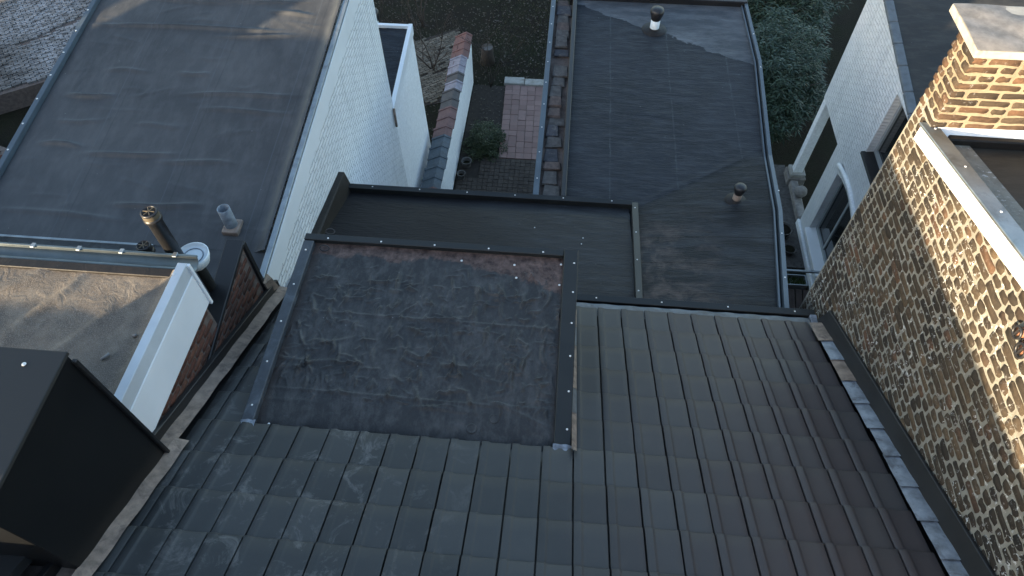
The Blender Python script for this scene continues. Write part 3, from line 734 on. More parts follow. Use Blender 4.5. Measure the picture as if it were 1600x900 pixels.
M['gutter'] = plain('weathered_gutter', (.17, .195, .195), .45, .45, .2, 5, .08)
gut.build('gutter', M['gutter'], lh, True)
MB().box(-6.5, -3.0, 3.085, 3.172, -4.43, -4.378).build('edge_strip', M['upstand'], lh, bevel=.006)
for xx in (-4.35, -3.95, -3.58, -3.12): MB().box(xx - .018, xx + .018, 3.295, 3.345, -4.392, -4.376).build('gutter_clip', M['zinc'], lh, bevel=.003)
screws(lh, [(-2.99, 3.05, -4.284), (-3.02, 2.95, -4.33), (-3.3, 3.1, -4.39)], 1.2)
# tiled slope and ridge of the left house (out of the frame), with an added shade wall and stack, and an unseen shadow-casting house
MB().prism([(-8.6, 1.0, -4.26), (-8.6, YR, -3.40), (-8.6, -6, -5.9), (-8.6, -6, -6.0), (-8.6, YR, -3.48), (-8.6, 1.0, -4.34)], (5.6, 0, 0)).build('roof', M['tile'], lh)
MB().prism([(-3.35, -6, -11.5), (-3.35, -6, -2.09), (-3.35, -4.9, -2.13), (-3.35, -1.3, -2.36), (-3.35, -1.3, -11.5)], (.40, 0, 0)).build('shade_parapet', M['mortar_red'], lh)  # unseen wall added to shade the lower part of the right gable
MB().box(-6.45, -4.85, -1.25, -.65, -4.0, -2.55).build('chimney', M['mortar_red'], lh)  # unseen stack added to keep the low sun off the white wing
fh = empty('far_left_shade_house', (-14, -3, -11.5), 'unseen house on the far left, added to shade the left roofs', 'house')  # out-of-frame house put in for its shadow, ridge height set by it
MB().prism([(-30, 2, -11.5), (-30, 2, -4.6), (-30, YR, -2.87), (-30, -6, -5.6), (-30, -6, -11.5)], (20.8, 0, 0)).build('wall', M['mortar_red'], fh)
MB().prism([(-30, 2.1, -4.55), (-30, YR, -2.79), (-30, -6.1, -5.6), (-30, -6.1, -5.7), (-30, YR, -2.89), (-30, 2.1, -4.65)], (20.9, 0, 0)).build('roof', M['tile'], fh)
MB().box(-13.4, -12.05, -1.3, -.6, -3.6, -1.2).build('chimney', M['mortar_red'], fh)  # unseen stack added so its shadow edges the sunlit patch
MB().box(-24, -14.6, -1.6, -.2, -3.6, -1.9).build('chimney', M['mortar_red'], fh)  # broad unseen ridge block extending that shade further left
# brick bond of the party wall under the fascia and the triangular stub
rb = [brick_mesh(.185, .052, M['brick_red'], 900 + i, .02, .003) for i in range(5)]
def brick_face_x(parent, x, y0, y1, z0, z1, test, meshes, L=.20, H=.066, face=1):
    k = 0; n = 0
    z = z0
    while z < z1:
        y = y0 - (L/2 if k % 2 else 0)
        while y < y1:
            if test(y + L/2, z + H/2):
                o = inst('brick', random.choice(meshes), (x, y + L/2, z + H/2), parent, rot=(random.uniform(-.02, .02), 0, math.pi/2 * face), scale=(random.choice((1, -1)) if False else 1, 1, 1)); n += 1
            y += L
        z += H; k += 1
    return n
brick_face_x(lh, XF + .006, 1.9, 3.12, -5.55, -4.80, lambda y, z: z < -4.835 and z > zr(y) - .02 and y < 3.06, rb)
stub = empty('party_wall_stub', (-3.02, 3.3, -5.8), 'triangular red brick wall stub with black edging beside the tiled roof', 'wall')
tri = [(3.93, -5.90), (3.93, -4.96), (2.52, -5.23), (2.52, -5.60)]
MB().prism([(-3.06, a, b) for a, b in tri], (.115, 0, 0)).build('core', M['mortar_red'], stub)
def intri(y, z):
    top = -4.96 + (3.93 - y) / (3.93 - 2.52) * (-5.23 + 4.96)
    return z < top - .05 and z > zr(y) - .05 and 2.6 < y < 3.84
brick_face_x(stub, -2.940, 2.5, 3.95, -5.95, -4.9, intri, rb)
MB().hexa([(-3.10, 3.97, -4.975), (-2.925, 3.97, -4.975), (-2.925, 2.46, -5.265), (-3.10, 2.46, -5.265)], [(-3.10, 3.97, -4.935), (-2.93, 3.97, -4.935), (-2.93, 2.46, -5.225), (-3.10, 2.46, -5.225)]).build('edge_capping', M['black_trim'], stub, bevel=.006)
MB().box(-3.09, -2.922, 3.92, 3.975, -5.75, -4.95).build('end_capping', M['black_trim'], stub, bevel=.006)
# black clad chimney box
box = empty('clad_chimney', (-3.4, 1.3, -4.9), 'big chimney box clad in black metal at the left edge', 'chimney')
MB().hexa([(-4.08, .86, -5.2), (-2.75, .86, -5.2), (-2.75, 1.79, -5.2), (-4.08, 1.79, -5.2)], [(-4.08, .86, -3.43), (-2.75, .86, -3.43), (-2.75, 1.79, -3.39), (-4.08, 1.79, -3.39)]).build('cladding', M['black_clad'], box, bevel=.004)
M['box_top'] = plain('grey_coated_sheet', (.012, .0125, .0125), .6, 0, .15, 2, .03)
ct = MB().hexa([(-4.11, .84, -3.43), (-2.74, .84, -3.43), (-2.74, 1.805, -3.39), (-4.11, 1.805, -3.39)], [(-4.11, .84, -3.405), (-2.745, .84, -3.405), (-2.745, 1.80, -3.365), (-4.11, 1.80, -3.365)]).build('top_sheet', M['box_top'], box, bevel=.004)
screws(ct, [(-2.95, 1.70, -3.365), (-2.97, 1.12, -3.392)], 1.4)
MB().box(-2.752, -2.722, 1.775, 1.80, -4.87, -3.44).build('corner_bead', M['black_trim'], box, bevel=.004)
bs = MB(); bs.grid(lambda u, v: (-2.755 + .10*u, 1.92 - 1.3*v, zr(1.92 - 1.3*v) + .05 + .03*(1-u) + .006*math.sin(v*24)), 3, 24)
bs.build('base_flashing', M['lead_brown'], box, True)
# flues and pipes
def flue(x, y, zb, zt, rad, label, ring=True):
    f = empty('flue_terminal', (x, y, zb), label, 'flue')
    MB().lathe((x, y, zb), [(rad*.92, 0), (rad*.92, zt - zb - .1), (rad*1.12, zt - zb - .095), (rad*1.12, zt - zb - .07), (rad*.95, zt - zb - .06)], 22).build('pipe', M['black_plastic'], f, True)
    MB().lathe((x, y, zt - .065), [(rad*.97, 0), (rad*1.0, .006), (rad*1.0, .04), (rad*.97, .046)], 22).build('band', M['beige_ring'] if ring else M['black_plastic'], f, True)
    MB().lathe((x, y, zt - .02), [(rad*1.0, 0), (rad*1.02, .012), (rad*.9, .02), (rad*.82, .018), (rad*.8, -.02), (.0001, -.022)], 22).build('cap', M['black_plastic'], f, True)
    for a in range(6):
        t = a * math.pi / 3
        MB().bar((x, y, zt - .004), (x + rad*.7*math.cos(t), y + rad*.7*math.sin(t), zt - .004), .005, .010).build('grille_bar', M['beige_ring'], f)
    return f
flue(-3.215, 3.43, -5.5, -3.98, .066, 'tall black flue terminal with a beige band behind the zinc gutter')
flue(-3.46, 3.43, -5.5, -4.42, .058, 'short black flue terminal left of the tall one behind the zinc gutter', False)
hop = empty('rainwater_hopper', (-3.15, 3.5, -5.5), 'round white plastic rainwater hopper at the gutter end', 'hopper')
MB().lathe((-3.10, 3.47, -5.5), [(.06, .78), (.115, .84), (.135, .90), (.14, .94), (.13, .945), (.125, .92), (.08, .915), (.0001, .915)], 28).build('bowl', M['white_plastic'], hop, True)
MB().lathe((-3.10, 3.47, -5.5), [(.045, 0), (.045, .80)], 18).build('downpipe', M['trim'], hop, True)
MB().tube([(-3.10 + .085*math.cos(a), 3.47 + .085*math.sin(a), -4.582) for a in np.linspace(0, 6.28, 21)], .005, 6, False).build('ring', M['grey_pipe'], hop, True)
pv = empty('vent_pipe', (-3.43, 4.56, -5.5), 'open grey vent pipe standing on the blue grey roof', 'pipe')
MB().lathe((-3.43, 4.57, zl(4.57) - .01), [(.066, 0), (.066, .30), (.057, .30), (.054, .02), (.0001, .02)], 22).build('pipe', M['grey_pipe'], pv, True)
MB().box(-3.51, -3.33, 4.46, 4.66, zl(4.5) - .03, zl(4.6) + .035).build('base_block', M['lead_brown'], pv, bevel=.02, seg=2)
# litter on the near left roof
for i, (px, py, ln, a) in enumerate(((-3.29, 2.30, .07, .9), (-3.14, 2.52, .03, .3))):
    b = MB(); b.tube([(px, py, -4.385), (px + ln*math.cos(a), py + ln*math.sin(a), -4.38)], .012, 7)
    tag(b.build('debris_stick', M['concrete'], smooth=True), ('grey stick lying on the shaded part of the dusty roof', 'small pale lump lying on the dusty roof')[i], 'debris')

# ================================================================== RIGHT HOUSE: old brick gable, fascia, chimney
XB = 2.85
rh = empty('brick_house', (5, 0, -11.5), 'tall right hand house with weathered brown brick gable and white fascia', 'house')
def zf(y): return -3.70 - (y - 4.47) * .224       # underside of the fascia
wall_r = MB().prism([(XB, -6, -11.5), (XB, -6, zf(-6) + .05), (XB, 4.40, zf(4.40) + .05), (XB, 4.42, -3.45), (XB, 4.72, -3.45), (XB, 4.72, -11.5)], (.30, 0, 0)).build('gable_wall', M['mortar'], rh)
BL, BH = .24, .0705
long_b = [brick_mesh(.219, .0565, M['brick_old'], i, .03, .0055) for i in range(10)]
half_b = [brick_mesh(.1015, .0565, M['brick_old'], 100 + i, .03, .0065) for i in range(10)]
mid_b = [brick_mesh(.157, .0565, M['brick_old'], 200 + i, .03, .0065) for i in range(6)]
cells = []
r = random.Random(23)
nrow = int((11.5 - 2.9) / BH)
for k in range(nrow):
    z = -2.955 - k * BH
    y = 4.705
    pat = k % 2
    first = True
    while y > .3:
        q = r.random()
        kind = ('L' if q < .22 else ('M' if q < .29 else 'H'))
        if first and pat: kind = 'H'
        first = False
        ln = {'L': .222, 'M': .160, 'H': .104}[kind] + .018
        if y - ln < .25: break
        yc = y - ln/2
        top = zf(yc) + .02 if yc < 4.38 else -3.56
        vis = z < top - .02 and z > zr(yc) + .06 if yc < 4.15 else (z < top - .02 and z > -8.2)
        if vis: cells.append((kind, yc, z))
        y -= ln
# seen size: nearer the camera and larger
def seen(c):
    d2 = XB**2 + c[1]**2 + c[2]**2
    px = (XB, c[1], c[2])
    v = Vector(px); xx = v.dot(_r2)/v.dot(_fw); yy = -v.dot(_u2)/v.dot(_fw)
    inside = abs(xx) < .755 and abs(yy) < .43
    return ({'L': 2.1, 'M': 1.5, 'H': 1.0}[c[0]] / d2) * (1 if inside else .01)
cells.sort(key=seen, reverse=True)
for i, (kd, yc, z) in enumerate(cells[:290]):
    me = r.choice({'L': long_b, 'M': mid_b, 'H': half_b}[kd])
    inst('brick', me, (XB - .004 + r.uniform(-.004, .004), yc + r.uniform(-.004, .004), z + r.uniform(-.004, .004)), wall_r, rot=(r.uniform(-.03, .03), r.uniform(-.03, .03), -math.pi/2))
rest = MB()
for (kd, yc, z) in cells[290:]:
    me = r.choice({'L': long_b, 'M': mid_b, 'H': half_b}[kd])
    ox, oy, oz = XB - .004 + r.uniform(-.004, .004), yc, z + r.uniform(-.003, .003)
    rest.add([(ox + v.co.y, oy - v.co.x, oz + v.co.z) for v in me.vertices], [tuple(p.vertices) for p in me.polygons])
rest.build('brickwork', M['brick_old'], wall_r, True, kind='stuff')
# fascia, metal cap and membrane behind
MB().hexa([(2.80, -3, zf(-3)), (2.835, -3, zf(-3)), (2.835, 4.45, zf(4.45)), (2.80, 4.45, zf(4.45))], [(2.80, -3, zf(-3) + .125), (2.835, -3, zf(-3) + .125), (2.835, 4.45, zf(4.45) + .125), (2.80, 4.45, zf(4.45) + .125)]).build('fascia_board', M['white_board'], rh, bevel=.003)
cp = MB().hexa([(2.795, -3, zf(-3) + .125), (2.93, -3, zf(-3) + .125), (2.93, 4.47, zf(4.47) + .125), (2.795, 4.47, zf(4.47) + .125)], [(2.792, -3, zf(-3) + .15), (2.92, -3, zf(-3) + .15), (2.92, 4.48, zf(4.48) + .15), (2.792, 4.48, zf(4.48) + .15)]).build('edge_capping', M['zinc'], rh, bevel=.004)
screws(cp, along((2.875, .5, zf(.5) + .151), (2.875, 4.42, zf(4.42) + .151), 8, .01), 1.0)
screws(rh, [(2.797, yy, zf(yy) + .02) for yy in np.arange(2.5, 4.4, .16)], .35)
sheet('roof_membrane', M['epdm_right'], rh, 2.92, 7.5, -2, 4.36, .1, lambda X, Y: -3.70 - (Y - 4.47)*.224 + .03, wrf(51, 10, 3, 4, 2, 4.3, .004, .05, .4, .9))
MB().box(2.98, 7.5, 4.30, 4.42, -4.3, -3.56).build('back_kerb', M['upstand'], rh, bevel=.01)
MB().box(3.15, 7.5, -6, 4.70, -11.5, -4.35).build('rear_wall', M['brick_red'], rh)
# chimney on the gable
chm = empty('brick_chimney', (3.4, 4.65, -3.6), 'sunlit brown brick chimney with stone cap on the right hand gable', 'chimney')
CY0, CY1, CX0, CX1 = 4.40, 4.715, 2.852, 4.4
MB().box(CX0 + .004, CX1, CY0 + .008, CY1, -3.75, -2.90).build('core', M['mortar_chimney'], chm)
lc = [brick_mesh(.215, .05, M['brick_chimney'], 300 + i, .03, .008) for i in range(8)]
hc = [brick_mesh(.10, .05, M['brick_chimney'], 350 + i, .03, .007) for i in range(8)]
for k in range(9):
    z = -2.945 - k * .0705
    x = CX0 - .002
    j = k % 2
    yy = CY0 + .002; lg = (j == 0)
    while yy < CY1 - .05:
        ln = .215 if lg else .10
        if yy + ln > CY1 + .01: ln = .10; lg = False
        inst('brick', r.choice(lc if lg else hc), (CX0 - .002 + r.uniform(-.003, .003), yy + ln/2, z), chm, rot=(0, r.uniform(-.02, .02), -math.pi/2))
        yy += ln + .02; lg = r.random() < .5
    while x < 3.95:
        lng = (j == 1) if x < CX0 + .05 else r.random() < .62
        ln = .215 if lng else .10
        inst('brick', r.choice(lc if lng else hc), (x + ln/2, CY0 + .004 + r.uniform(-.003, .003), z + r.uniform(-.003, .003)), chm, rot=(0, r.uniform(-.02, .02), 0))
        x += ln + .022
cap = MB()
cap.grid(lambda u, v: (2.83 + 1.7*u, 4.385 + .58*v, -2.84 + .010*math.sin(u*17)*math.sin(v*9) + .012*(1 - abs(2*v-1))), 30, 12)
cap.build('cap_top', M['concrete'], chm, True)
MB().box(2.828, 4.53, 4.38, 4.97, -2.905, -2.842).build('cap_stone', M['pale_stone'], chm, bevel=.012, seg=2)
MB().hexa([(2.865, 4.33, -3.60), (4.4, 4.33, -3.62), (4.4, 4.405, -3.60), (2.865, 4.405, -3.58)], [(2.875, 4.36, -3.555), (4.4, 4.36, -3.52), (4.4, 4.405, -3.50), (2.875, 4.405, -3.53)]).build('base_board', M['white_board'], chm, bevel=.004)
# clay vent outlets on the gable
for (yy, zz, s, lb) in ((2.47, -3.47, .04, 'upper round black and orange wall outlet on the sunlit brick at the right edge'), (2.36, -3.50, .045, 'lower round black and orange wall outlet on the sunlit brick at the right edge')):
    w = empty('wall_outlet', (2.80, yy, zz), lb, 'outlet')
    MB().tube([(2.86, yy, zz), (2.815, yy, zz)], [s*.8, s*.8], 18).build('clay_core', M['clay'], w, True)
    MB().tube([(2.805 , yy + s*.95*math.cos(a), zz + s*.95*math.sin(a)) for a in np.linspace(0, 6.2832, 25)], s*.22, 8, False).build('black_rim', M['black_plastic'], w, True)
    MB().box(2.795, 2.83, yy - s*.12, yy + s*.12, zz - s*.9, zz + s*.9).build('bar', M['black_plastic'], w, bevel=.004)

# ================================================================== WHITE HOUSE WING at the right
X5 = 5.42
wb = empty('white_wing', (7, 10.5, -11.5), 'white painted brick wing with two windows beyond the brick gable', 'house')
wbw = MB()
def zc(y): return -7.0 + (y - 9.07) * .187
# wall built round the two window openings and the open porch below the upper floor
def wq(y0, y1, z0, z1, zt=None):
    z1a = z1 if zt is None else zt(y0); z1b = z1 if zt is None else zt(y1)
    wbw.hexa([(X5, y0, z0), (X5 + .3, y0, z0), (X5 + .3, y1, z0), (X5, y1, z0)], [(X5, y0, z1a), (X5 + .3, y0, z1a), (X5 + .3, y1, z1b), (X5, y1, z1b)])
zt_ = lambda y: zc(y) - .02
wq(9.66, 12.18, -9.15, 0, zt_)                     # upper wall beyond the window
wq(8.40, 9.66, zc(9.0) - .10, 0, zt_)              # above upper window
wq(6.0, 8.40, -8.38, 0, zt_)
wq(6.0, 9.66, -9.30, -8.38)                        # below upper window
wq(10.20, 10.73, -11.5, -9.15)                     # pier beside the porch
wq(8.9, 10.20, -11.5, -11.02)                      # under lower window
wq(6.0, 8.9, -11.5, -9.30)
wbw.build('wall', M['white_brick_right'], wb)
# arched head over the lower window
ar = MB()
for i in range(8):
    a, b = 8.9 + i*1.3/8, 8.9 + (i+1)*1.3/8
    fz = lambda q: -9.42 + .12*(1 - ((q - 9.55)/.65)**2)
    ar.hexa([(X5, a, fz(a)), (X5 + .3, a, fz(a)), (X5 + .3, b, fz(b)), (X5, b, fz(b))], [(X5, a, -9.29), (X5 + .3, a, -9.29), (X5 + .3, b, -9.29), (X5, b, -9.29)])
ar.build('window_arch', M['white_brick_right'], wb)
am = MB()
am.tube([(X5 - .01, q, -9.28 + .12*(1 - ((q - 9.55)/.75)**2)) for q in np.linspace(8.8, 10.3, 17)], .045, 8)
am.build('arch_moulding', M['white_render'], wb, True)
MB().box(X5 - .06, X5 + .001, 6, 10.76, -11.5, -11.33).build('plinth', M['white_render'], wb, bevel=.02)
MB().box(X5 + .30, 9, 6.0, 12.15, -9.15, -7.4).build('upper_body', M['white_render'], wb)
MB().box(X5 + .30, 9, 6.0, 10.7, -11.5, -9.17).build('lower_body', M['white_render'], wb)
sheet('roof_membrane', M['epdm_right'], wb, X5 + .09, 9.2, 6.0, 12.3, .08, lambda X, Y: -6.995 + (Y-9.07)*.187 + .0*X, wrf(61, 22, 5.8, 8, 8, 12, .006, .05, .5, .9))
M['pale_coping'] = plain('grey_coping', (.105, .125, .14), .6, 0, .2, 8, .2, dirt=(.06, .07, .075))
y = 7.6; k = 0
while y < 12.1:
    ln = random.uniform(.42, .52)
    MB().hexa([(X5 - .045, y, zc(y) - .03), (X5 + .10, y, zc(y) - .03), (X5 + .10, y + ln, zc(y + ln) - .03), (X5 - .045, y + ln, zc(y + ln) - .03)],
              [(X5 - .04, y, zc(y) + .03), (X5 + .10, y, zc(y) + .04), (X5 + .10, y + ln, zc(y + ln) + .04), (X5 - .04, y + ln, zc(y + ln) + .03)]).build('coping_stone', M['pale_coping'], wb, bevel=.01)
    y += ln + .015
def window(y0, y1, z0, z1, sillw, sill_m):
    w = part_empty('window', (X5 + .15, (y0 + y1)/2, z0), wb)
    f = MB(); d0, d1 = X5 + .13, X5 + .20
    f.box(d0, d1, y0, y0 + .07, z0, z1); f.box(d0, d1, y1 - .07, y1, z0, z1)
    f.box(d0, d1, y0 + .07, y1 - .07, z0, z0 + .08); f.box(d0, d1, y0 + .07, y1 - .07, z1 - .07, z1)
    f.box(d0 + .01, d1 - .01, (y0+y1)/2 - .03, (y0+y1)/2 + .03, z0 + .08, z1 - .07)
    f.build('frame', M['grey_paint'], w)
    MB().box(X5 + .165, X5 + .175, y0 + .07, y1 - .07, z0 + .08, z1 - .07).build('pane', M['dark_glass'], w)
    MB().hexa([(X5 - sillw, y0 - .04, z0 - .075), (X5 + .14, y0 - .04, z0 - .06), (X5 + .14, y1 + .03, z0 - .06), (X5 - sillw, y1 + .03, z0 - .075)], [(X5 - sillw, y0 - .04, z0 - .02), (X5 + .14, y0 - .04, z0 + .005), (X5 + .14, y1 + .03, z0 + .005), (X5 - sillw, y1 + .03, z0 - .02)]).build('sill', sill_m, w, bevel=.008)
window(8.40, 9.66, -8.36, -7.16, .07, M['black_trim'])
window(8.92, 10.19, -11.0, -9.36, .09, M['white_board'])
pst = empty('porch_post', (5.55, 12.15, -11.5), 'white square porch post on a stone base at the corner of the white wing', 'post')
MB().hexa([(5.43, 12.06, -11.2), (5.63, 12.06, -11.2), (5.63, 12.25, -11.2), (5.43, 12.25, -11.2)], [(5.43, 12.0, -9.16), (5.63, 12.0, -9.16), (5.63, 12.18, -9.16), (5.43, 12.18, -9.16)]).build('shaft', M['white_render'], pst, bevel=.012)
MB().box(5.36, 5.70, 11.98, 12.33, -11.28, -11.18).build('base_stone', M['pale_stone'], pst, bevel=.015)
MB().box(5.33, 5.73, 11.95, 12.36, -11.5, -11.28).build('pedestal', M['concrete'], pst, bevel=.015)
M['pot_grey'] = plain('pot_grey', (.085, .08, .075), .85, 0, .3, 12, .4)
# low wall and things in the dark side yard
lw = MB()
lw.box(5.38, 5.56, 10.80, 11.95, -11.5, -11.32)
tag(lw.build('low_wall', M['concrete'], bevel=.02), 'low concrete wall from the post base to the white wing', 'wall')
bl = empty('garden_globe', (5.50, 11.45, -11.4), 'pale round globe standing beside the white wing wall', 'globe')
MB().lathe((5.50, 11.45, -11.32), [(.06, 0), (.10, .03), (.135, .09), (.14, .14), (.12, .20), (.08, .245), (.03, .26), (.0001, .262)], 20).build('bowl', M['concrete'], bl, True)
MB().lathe((5.50, 11.45, -11.5), [(.09, 0), (.08, .1), (.05, .19), (.0001, .19)], 14).build('foot', M['concrete'], bl, True)
for i, (a, b, s) in enumerate(((4.98, 10.35, .20), (5.06, 9.85, .14))):
    p = empty('plant_pot', (a, b, -11.5), ('larger', 'smaller')[i] + ' dark plant pot in the shaded yard below the white wing', 'pot')
    MB().lathe((a, b, -11.5), [(s*.7, 0), (s, s*1.3), (s*1.05, s*1.32), (s*.9, s*1.3), (s*.8, s*1.1)], 18).build('pot', M['pot_grey'], p, True)
    MB().lathe((a, b, -11.5), [(s*.85, s*1.1), (.0001, s*1.14)], 18).build('earth', M['soil'], p, True)
yard = MB(); yard.box(3.2, 5.4, 9.45, 12.6, -11.56, -11.47); yard.build('yard_paving', M['old_tile_a'], kind='structure')
sh = empty('garden_screen', (4.4, 7.6, -11.5), 'brown slatted timber screen with rail beside the brick gable', 'screen')
for i in range(8):
    xx = 3.86 + i * .125
    MB().hexa([(xx, 6.55, -9.92), (xx + .105, 6.55, -9.92), (xx + .105, 7.40, -9.60), (xx, 7.40, -9.60)], [(xx, 6.55, -9.89), (xx + .105, 6.55, -9.89), (xx + .105, 7.40, -9.57), (xx, 7.40, -9.57)]).build('board', M['wood'], sh)
MB().bar((3.90, 7.75, -9.5), (5.3, 7.76, -9.5), .035, .035).build('rail', M['zinc'], sh)
for xx in (3.93, 5.2): MB().box(xx, xx + .06, 7.70, 7.76, -11.5, -9.5).build('post', M['wood'], sh)
MB().box(3.88, 5.0, 6.5, 7.4, -11.5, -10.0).build('frame', M['wood'], sh)
tr_ = empty('grass_trough', (4.2, 7.55, -9.6), 'narrow pale edged trough of green grass at the end of the timber screen', 'planter')
tb = MB()
for a in ((3.98, 4.42, 7.435, 7.45), (3.98, 4.42, 7.65, 7.665), (3.98, 3.995, 7.45, 7.65), (4.405, 4.42, 7.45, 7.65)): tb.box(a[0], a[1], a[2], a[3], -9.72, -9.49)
tb.box(3.995, 4.405, 7.45, 7.65, -9.72, -9.60)
tb.build('trough', M['zinc'], tr_)
gb = MB()
for i in range(420):
    a, b = random.uniform(4.0, 4.4), random.uniform(7.455, 7.645); t = random.uniform(0, 6.28); h = random.uniform(.05, .13); l = random.uniform(.0, .05)
    gb.add([(a - .006*math.cos(t), b - .006*math.sin(t), -9.6), (a + .006*math.cos(t), b + .006*math.sin(t), -9.6), (a + l*math.sin(t), b - l*math.cos(t), -9.6 + h)], [(0, 1, 2)])
gb.build('grass', M['grass'], tr_, kind='stuff')

# ================================================================== GARDEN
gw = empty('garden_wall', (-2.55, 12.5, -11.5), 'white garden wall topped with a row of red and grey coping tiles', 'wall')
MB().prism([(-2.62, 9.2, -11.5), (-2.62, 15.15, -11.5), (-2.62, 15.20, -10.12), (-2.62, 9.2, -10.12)], (.19, 0, 0)).build('wall', M['white_render'], gw)
ctm = []
y = 9.45; k = 0
seq = ['c2', 'g', 'g', 'g', 'g', 'g', 'r', 'r', 'r', 'd', 'd', 'p', 'd', 'w', 'w', 'r2', 'r2', 'r2']
M['coping_r'] = plain('dull_red_tile', (.16, .085, .078), .75, 0, .25, 12, .4, dirt=(.09, .07, .065))
M['coping_r2'] = plain('bright_red_tile', (.17, .082, .070), .75, 0, .2, 12, .4, dirt=(.16, .10, .09))
M['coping_g'] = plain('slate_grey_tile', (.075, .095, .115), .7, 0, .25, 12, .4, dirt=(.13, .15, .165))
M['coping_d'] = plain('dark_tile', (.085, .075, .072), .75, 0, .25, 12, .4, dirt=(.05, .045, .042))
M['coping_w'] = plain('pale_mauve_tile', (.26, .24, .27), .7, 0, .25, 12, .4, dirt=(.17, .14, .16))
cm = {'c2': M['coping_r'], 'g': M['coping_g'], 'r': M['coping_r'], 'd': M['coping_d'], 'p': M['coping_w'], 'w': M['coping_w'], 'r2': M['coping_r2']}
for s in seq:
    ln = 5.75 / len(seq)
    jx = random.uniform(-.012, .012); jz = random.uniform(-.008, .008); ya = y; yb = y + ln - .022
    lip = .022
    prof = [(-.28, -.14), (-.26, -.135), (.0, .0), (.13, -.075), (.145, -.09), (.13, -.10), (0.0, -.03), (-.27, -.165)]
    b = MB()
    b.prism([(-2.53 + a + jx, ya, -10.02 + c + jz) for a, c in prof], (0, yb - ya, .012))
    b.prism([(-2.53 + a*1.04 + jx, yb - .035, -9.995 + c + jz) for a, c in prof], (0, .05, .006))
    b.build('coping_tile', cm[s], gw)
    y += ln
# orange flank tiles on the neighbour's side of the far end
for i in range(6):
    MB().hexa([(-2.86, 13.6 + i*.27, -10.34), (-2.70, 13.6 + i*.27, -10.13), (-2.70, 13.85 + i*.27, -10.13), (-2.86, 13.85 + i*.27, -10.34)], [(-2.87, 13.6 + i*.27, -10.31), (-2.71, 13.6 + i*.27, -10.10), (-2.71, 13.85 + i*.27, -10.09), (-2.87, 13.85 + i*.27, -10.30)]).build('flank_tile', M['coping_r'], gw)
# patio of pink pavers, each one a piece
patio = MB().box(-2.40, -.40, 10.7, 15.05, -11.6, -11.478).build('patio', M['mortar_dark'], kind='structure')
pm = MB(); pm.box(-.096, .096, -.096, .096, 0, .035)
pme = raw_mesh('paver', [(a, b, c - G) for a, b, c in pm.v], pm.f, M['paver_pink'])
for j in range(14):
    for i in range(6):
        xx = -1.37 + i * .2005; yy = 12.38 + j * .2
        inst('paver', pme, (xx + random.uniform(-.003, .003) - .0065*j, yy + random.uniform(-.003, .003), -11.478 + random.uniform(-.004, .004)), patio, rot=(random.uniform(-.012, .012), random.uniform(-.012, .012), random.uniform(-.012, .012)))
sm = MB(); sm.box(-.055, .055, -.055, .055, 0, .03)
sme = raw_mesh('cobble', [(a, b, c - G) for a, b, c in sm.v], sm.f, M['brick_dark'])
cob = MB()
for j in range(13):
    for i in range(17):
        xx = -2.30 + i * .12; yy = 10.75 + j * .12
        if xx < -1.9 and yy > 11.5: continue
        z0 = -11.478 + random.uniform(-.003, .004)
        cob.box(xx - .055, xx + .055, yy - .055, yy + .055, z0, z0 + .03)
cob.build('cobbles', M['brick_dark'], patio, kind='stuff')
eg = empty('edging_step', (-1.0, 15.25, -11.5), 'pale stone edging at the far end of the pink patio', 'step')
MB().box(-1.60, -1.07, 15.10, 15.38, -11.5, -11.40).build('stone', M['pale_stone'], eg, bevel=.015)
MB().box(-1.055, -.42, 15.08, 15.34, -11.5, -11.40).build('stone', M['pale_stone'], eg, bevel=.015)
for i, (a, b, s) in enumerate(((-2.20, 11.95, .125), (-2.27, 11.52, .10))):
    p = empty('round_pot', (a, b, -11.45), ('larger pale rimmed round pot by the white garden wall', 'smaller pale rimmed round pot nearer the annex by the garden wall')[i], 'pot')
    MB().lathe((a, b, -11.47), [(s*.75, 0), (s, .16), (s*1.05, .17), (s*.85, .17), (s*.72, .08)], 20).build('pot', M['pot_grey'], p, True)
    MB().lathe((a, b, -11.47), [(s*.8, .08), (.0001, .085)], 20).build('earth', M['soil'], p, True)
stp = empty('tree_stump', (-2.15, 16.1, -11.5), 'cut tree stump in the soil behind the white garden wall', 'stump')
MB().tube([(-2.15, 16.1, -11.5), (-2.15, 16.08, -11.25), (-2.14, 16.05, -11.0)], [.22, .17, .16], 14).build('trunk', M['bark'], stp, True)
MB().lathe((-2.14, 16.05, -10.998), [(.145, 0), (.0001, .004)], 14).build('cut_face', M['pot_grey'], stp)
# foliage helper: leaves as narrow diamonds in sprays
def leaves(b, centre, n, rx, ry, rz, L, wd, r, droop=.4, shell=.55, spray=6):
    for i in range(n // spray):
        while True:
            p = Vector((r.uniform(-1, 1), r.uniform(-1, 1), r.uniform(-.3, 1)))
            if shell < p.length < 1: break
        lump = 1 + .22*math.sin(p.x*6 + centre[0]) * math.sin(p.y*5 + centre[1]) + .12*math.sin(p.z*9)
        c = Vector((centre[0] + p.x*rx*lump, centre[1] + p.y*ry*lump, centre[2] + p.z*rz*lump))
        base = r.uniform(0, 6.28)
        for k in range(spray):
            a = base + k*6.28/spray + r.uniform(-.4, .4)
            d = Vector((math.cos(a), math.sin(a), r.uniform(-droop, .35))).normalized()
            s = d.cross(Vector((0, 0, 1))).normalized()
            l = L*r.uniform(.6, 1.2); w = wd*r.uniform(.7, 1.2)
            q = c + d*.02
            m = q + d*l*.45 + Vector((0, 0, l*.06))
            e = q + d*l + Vector((0, 0, -l*.15))
            b.add([tuple(q), tuple(m + s*w), tuple(e), tuple(m - s*w)], [(0, 1, 2, 3)])
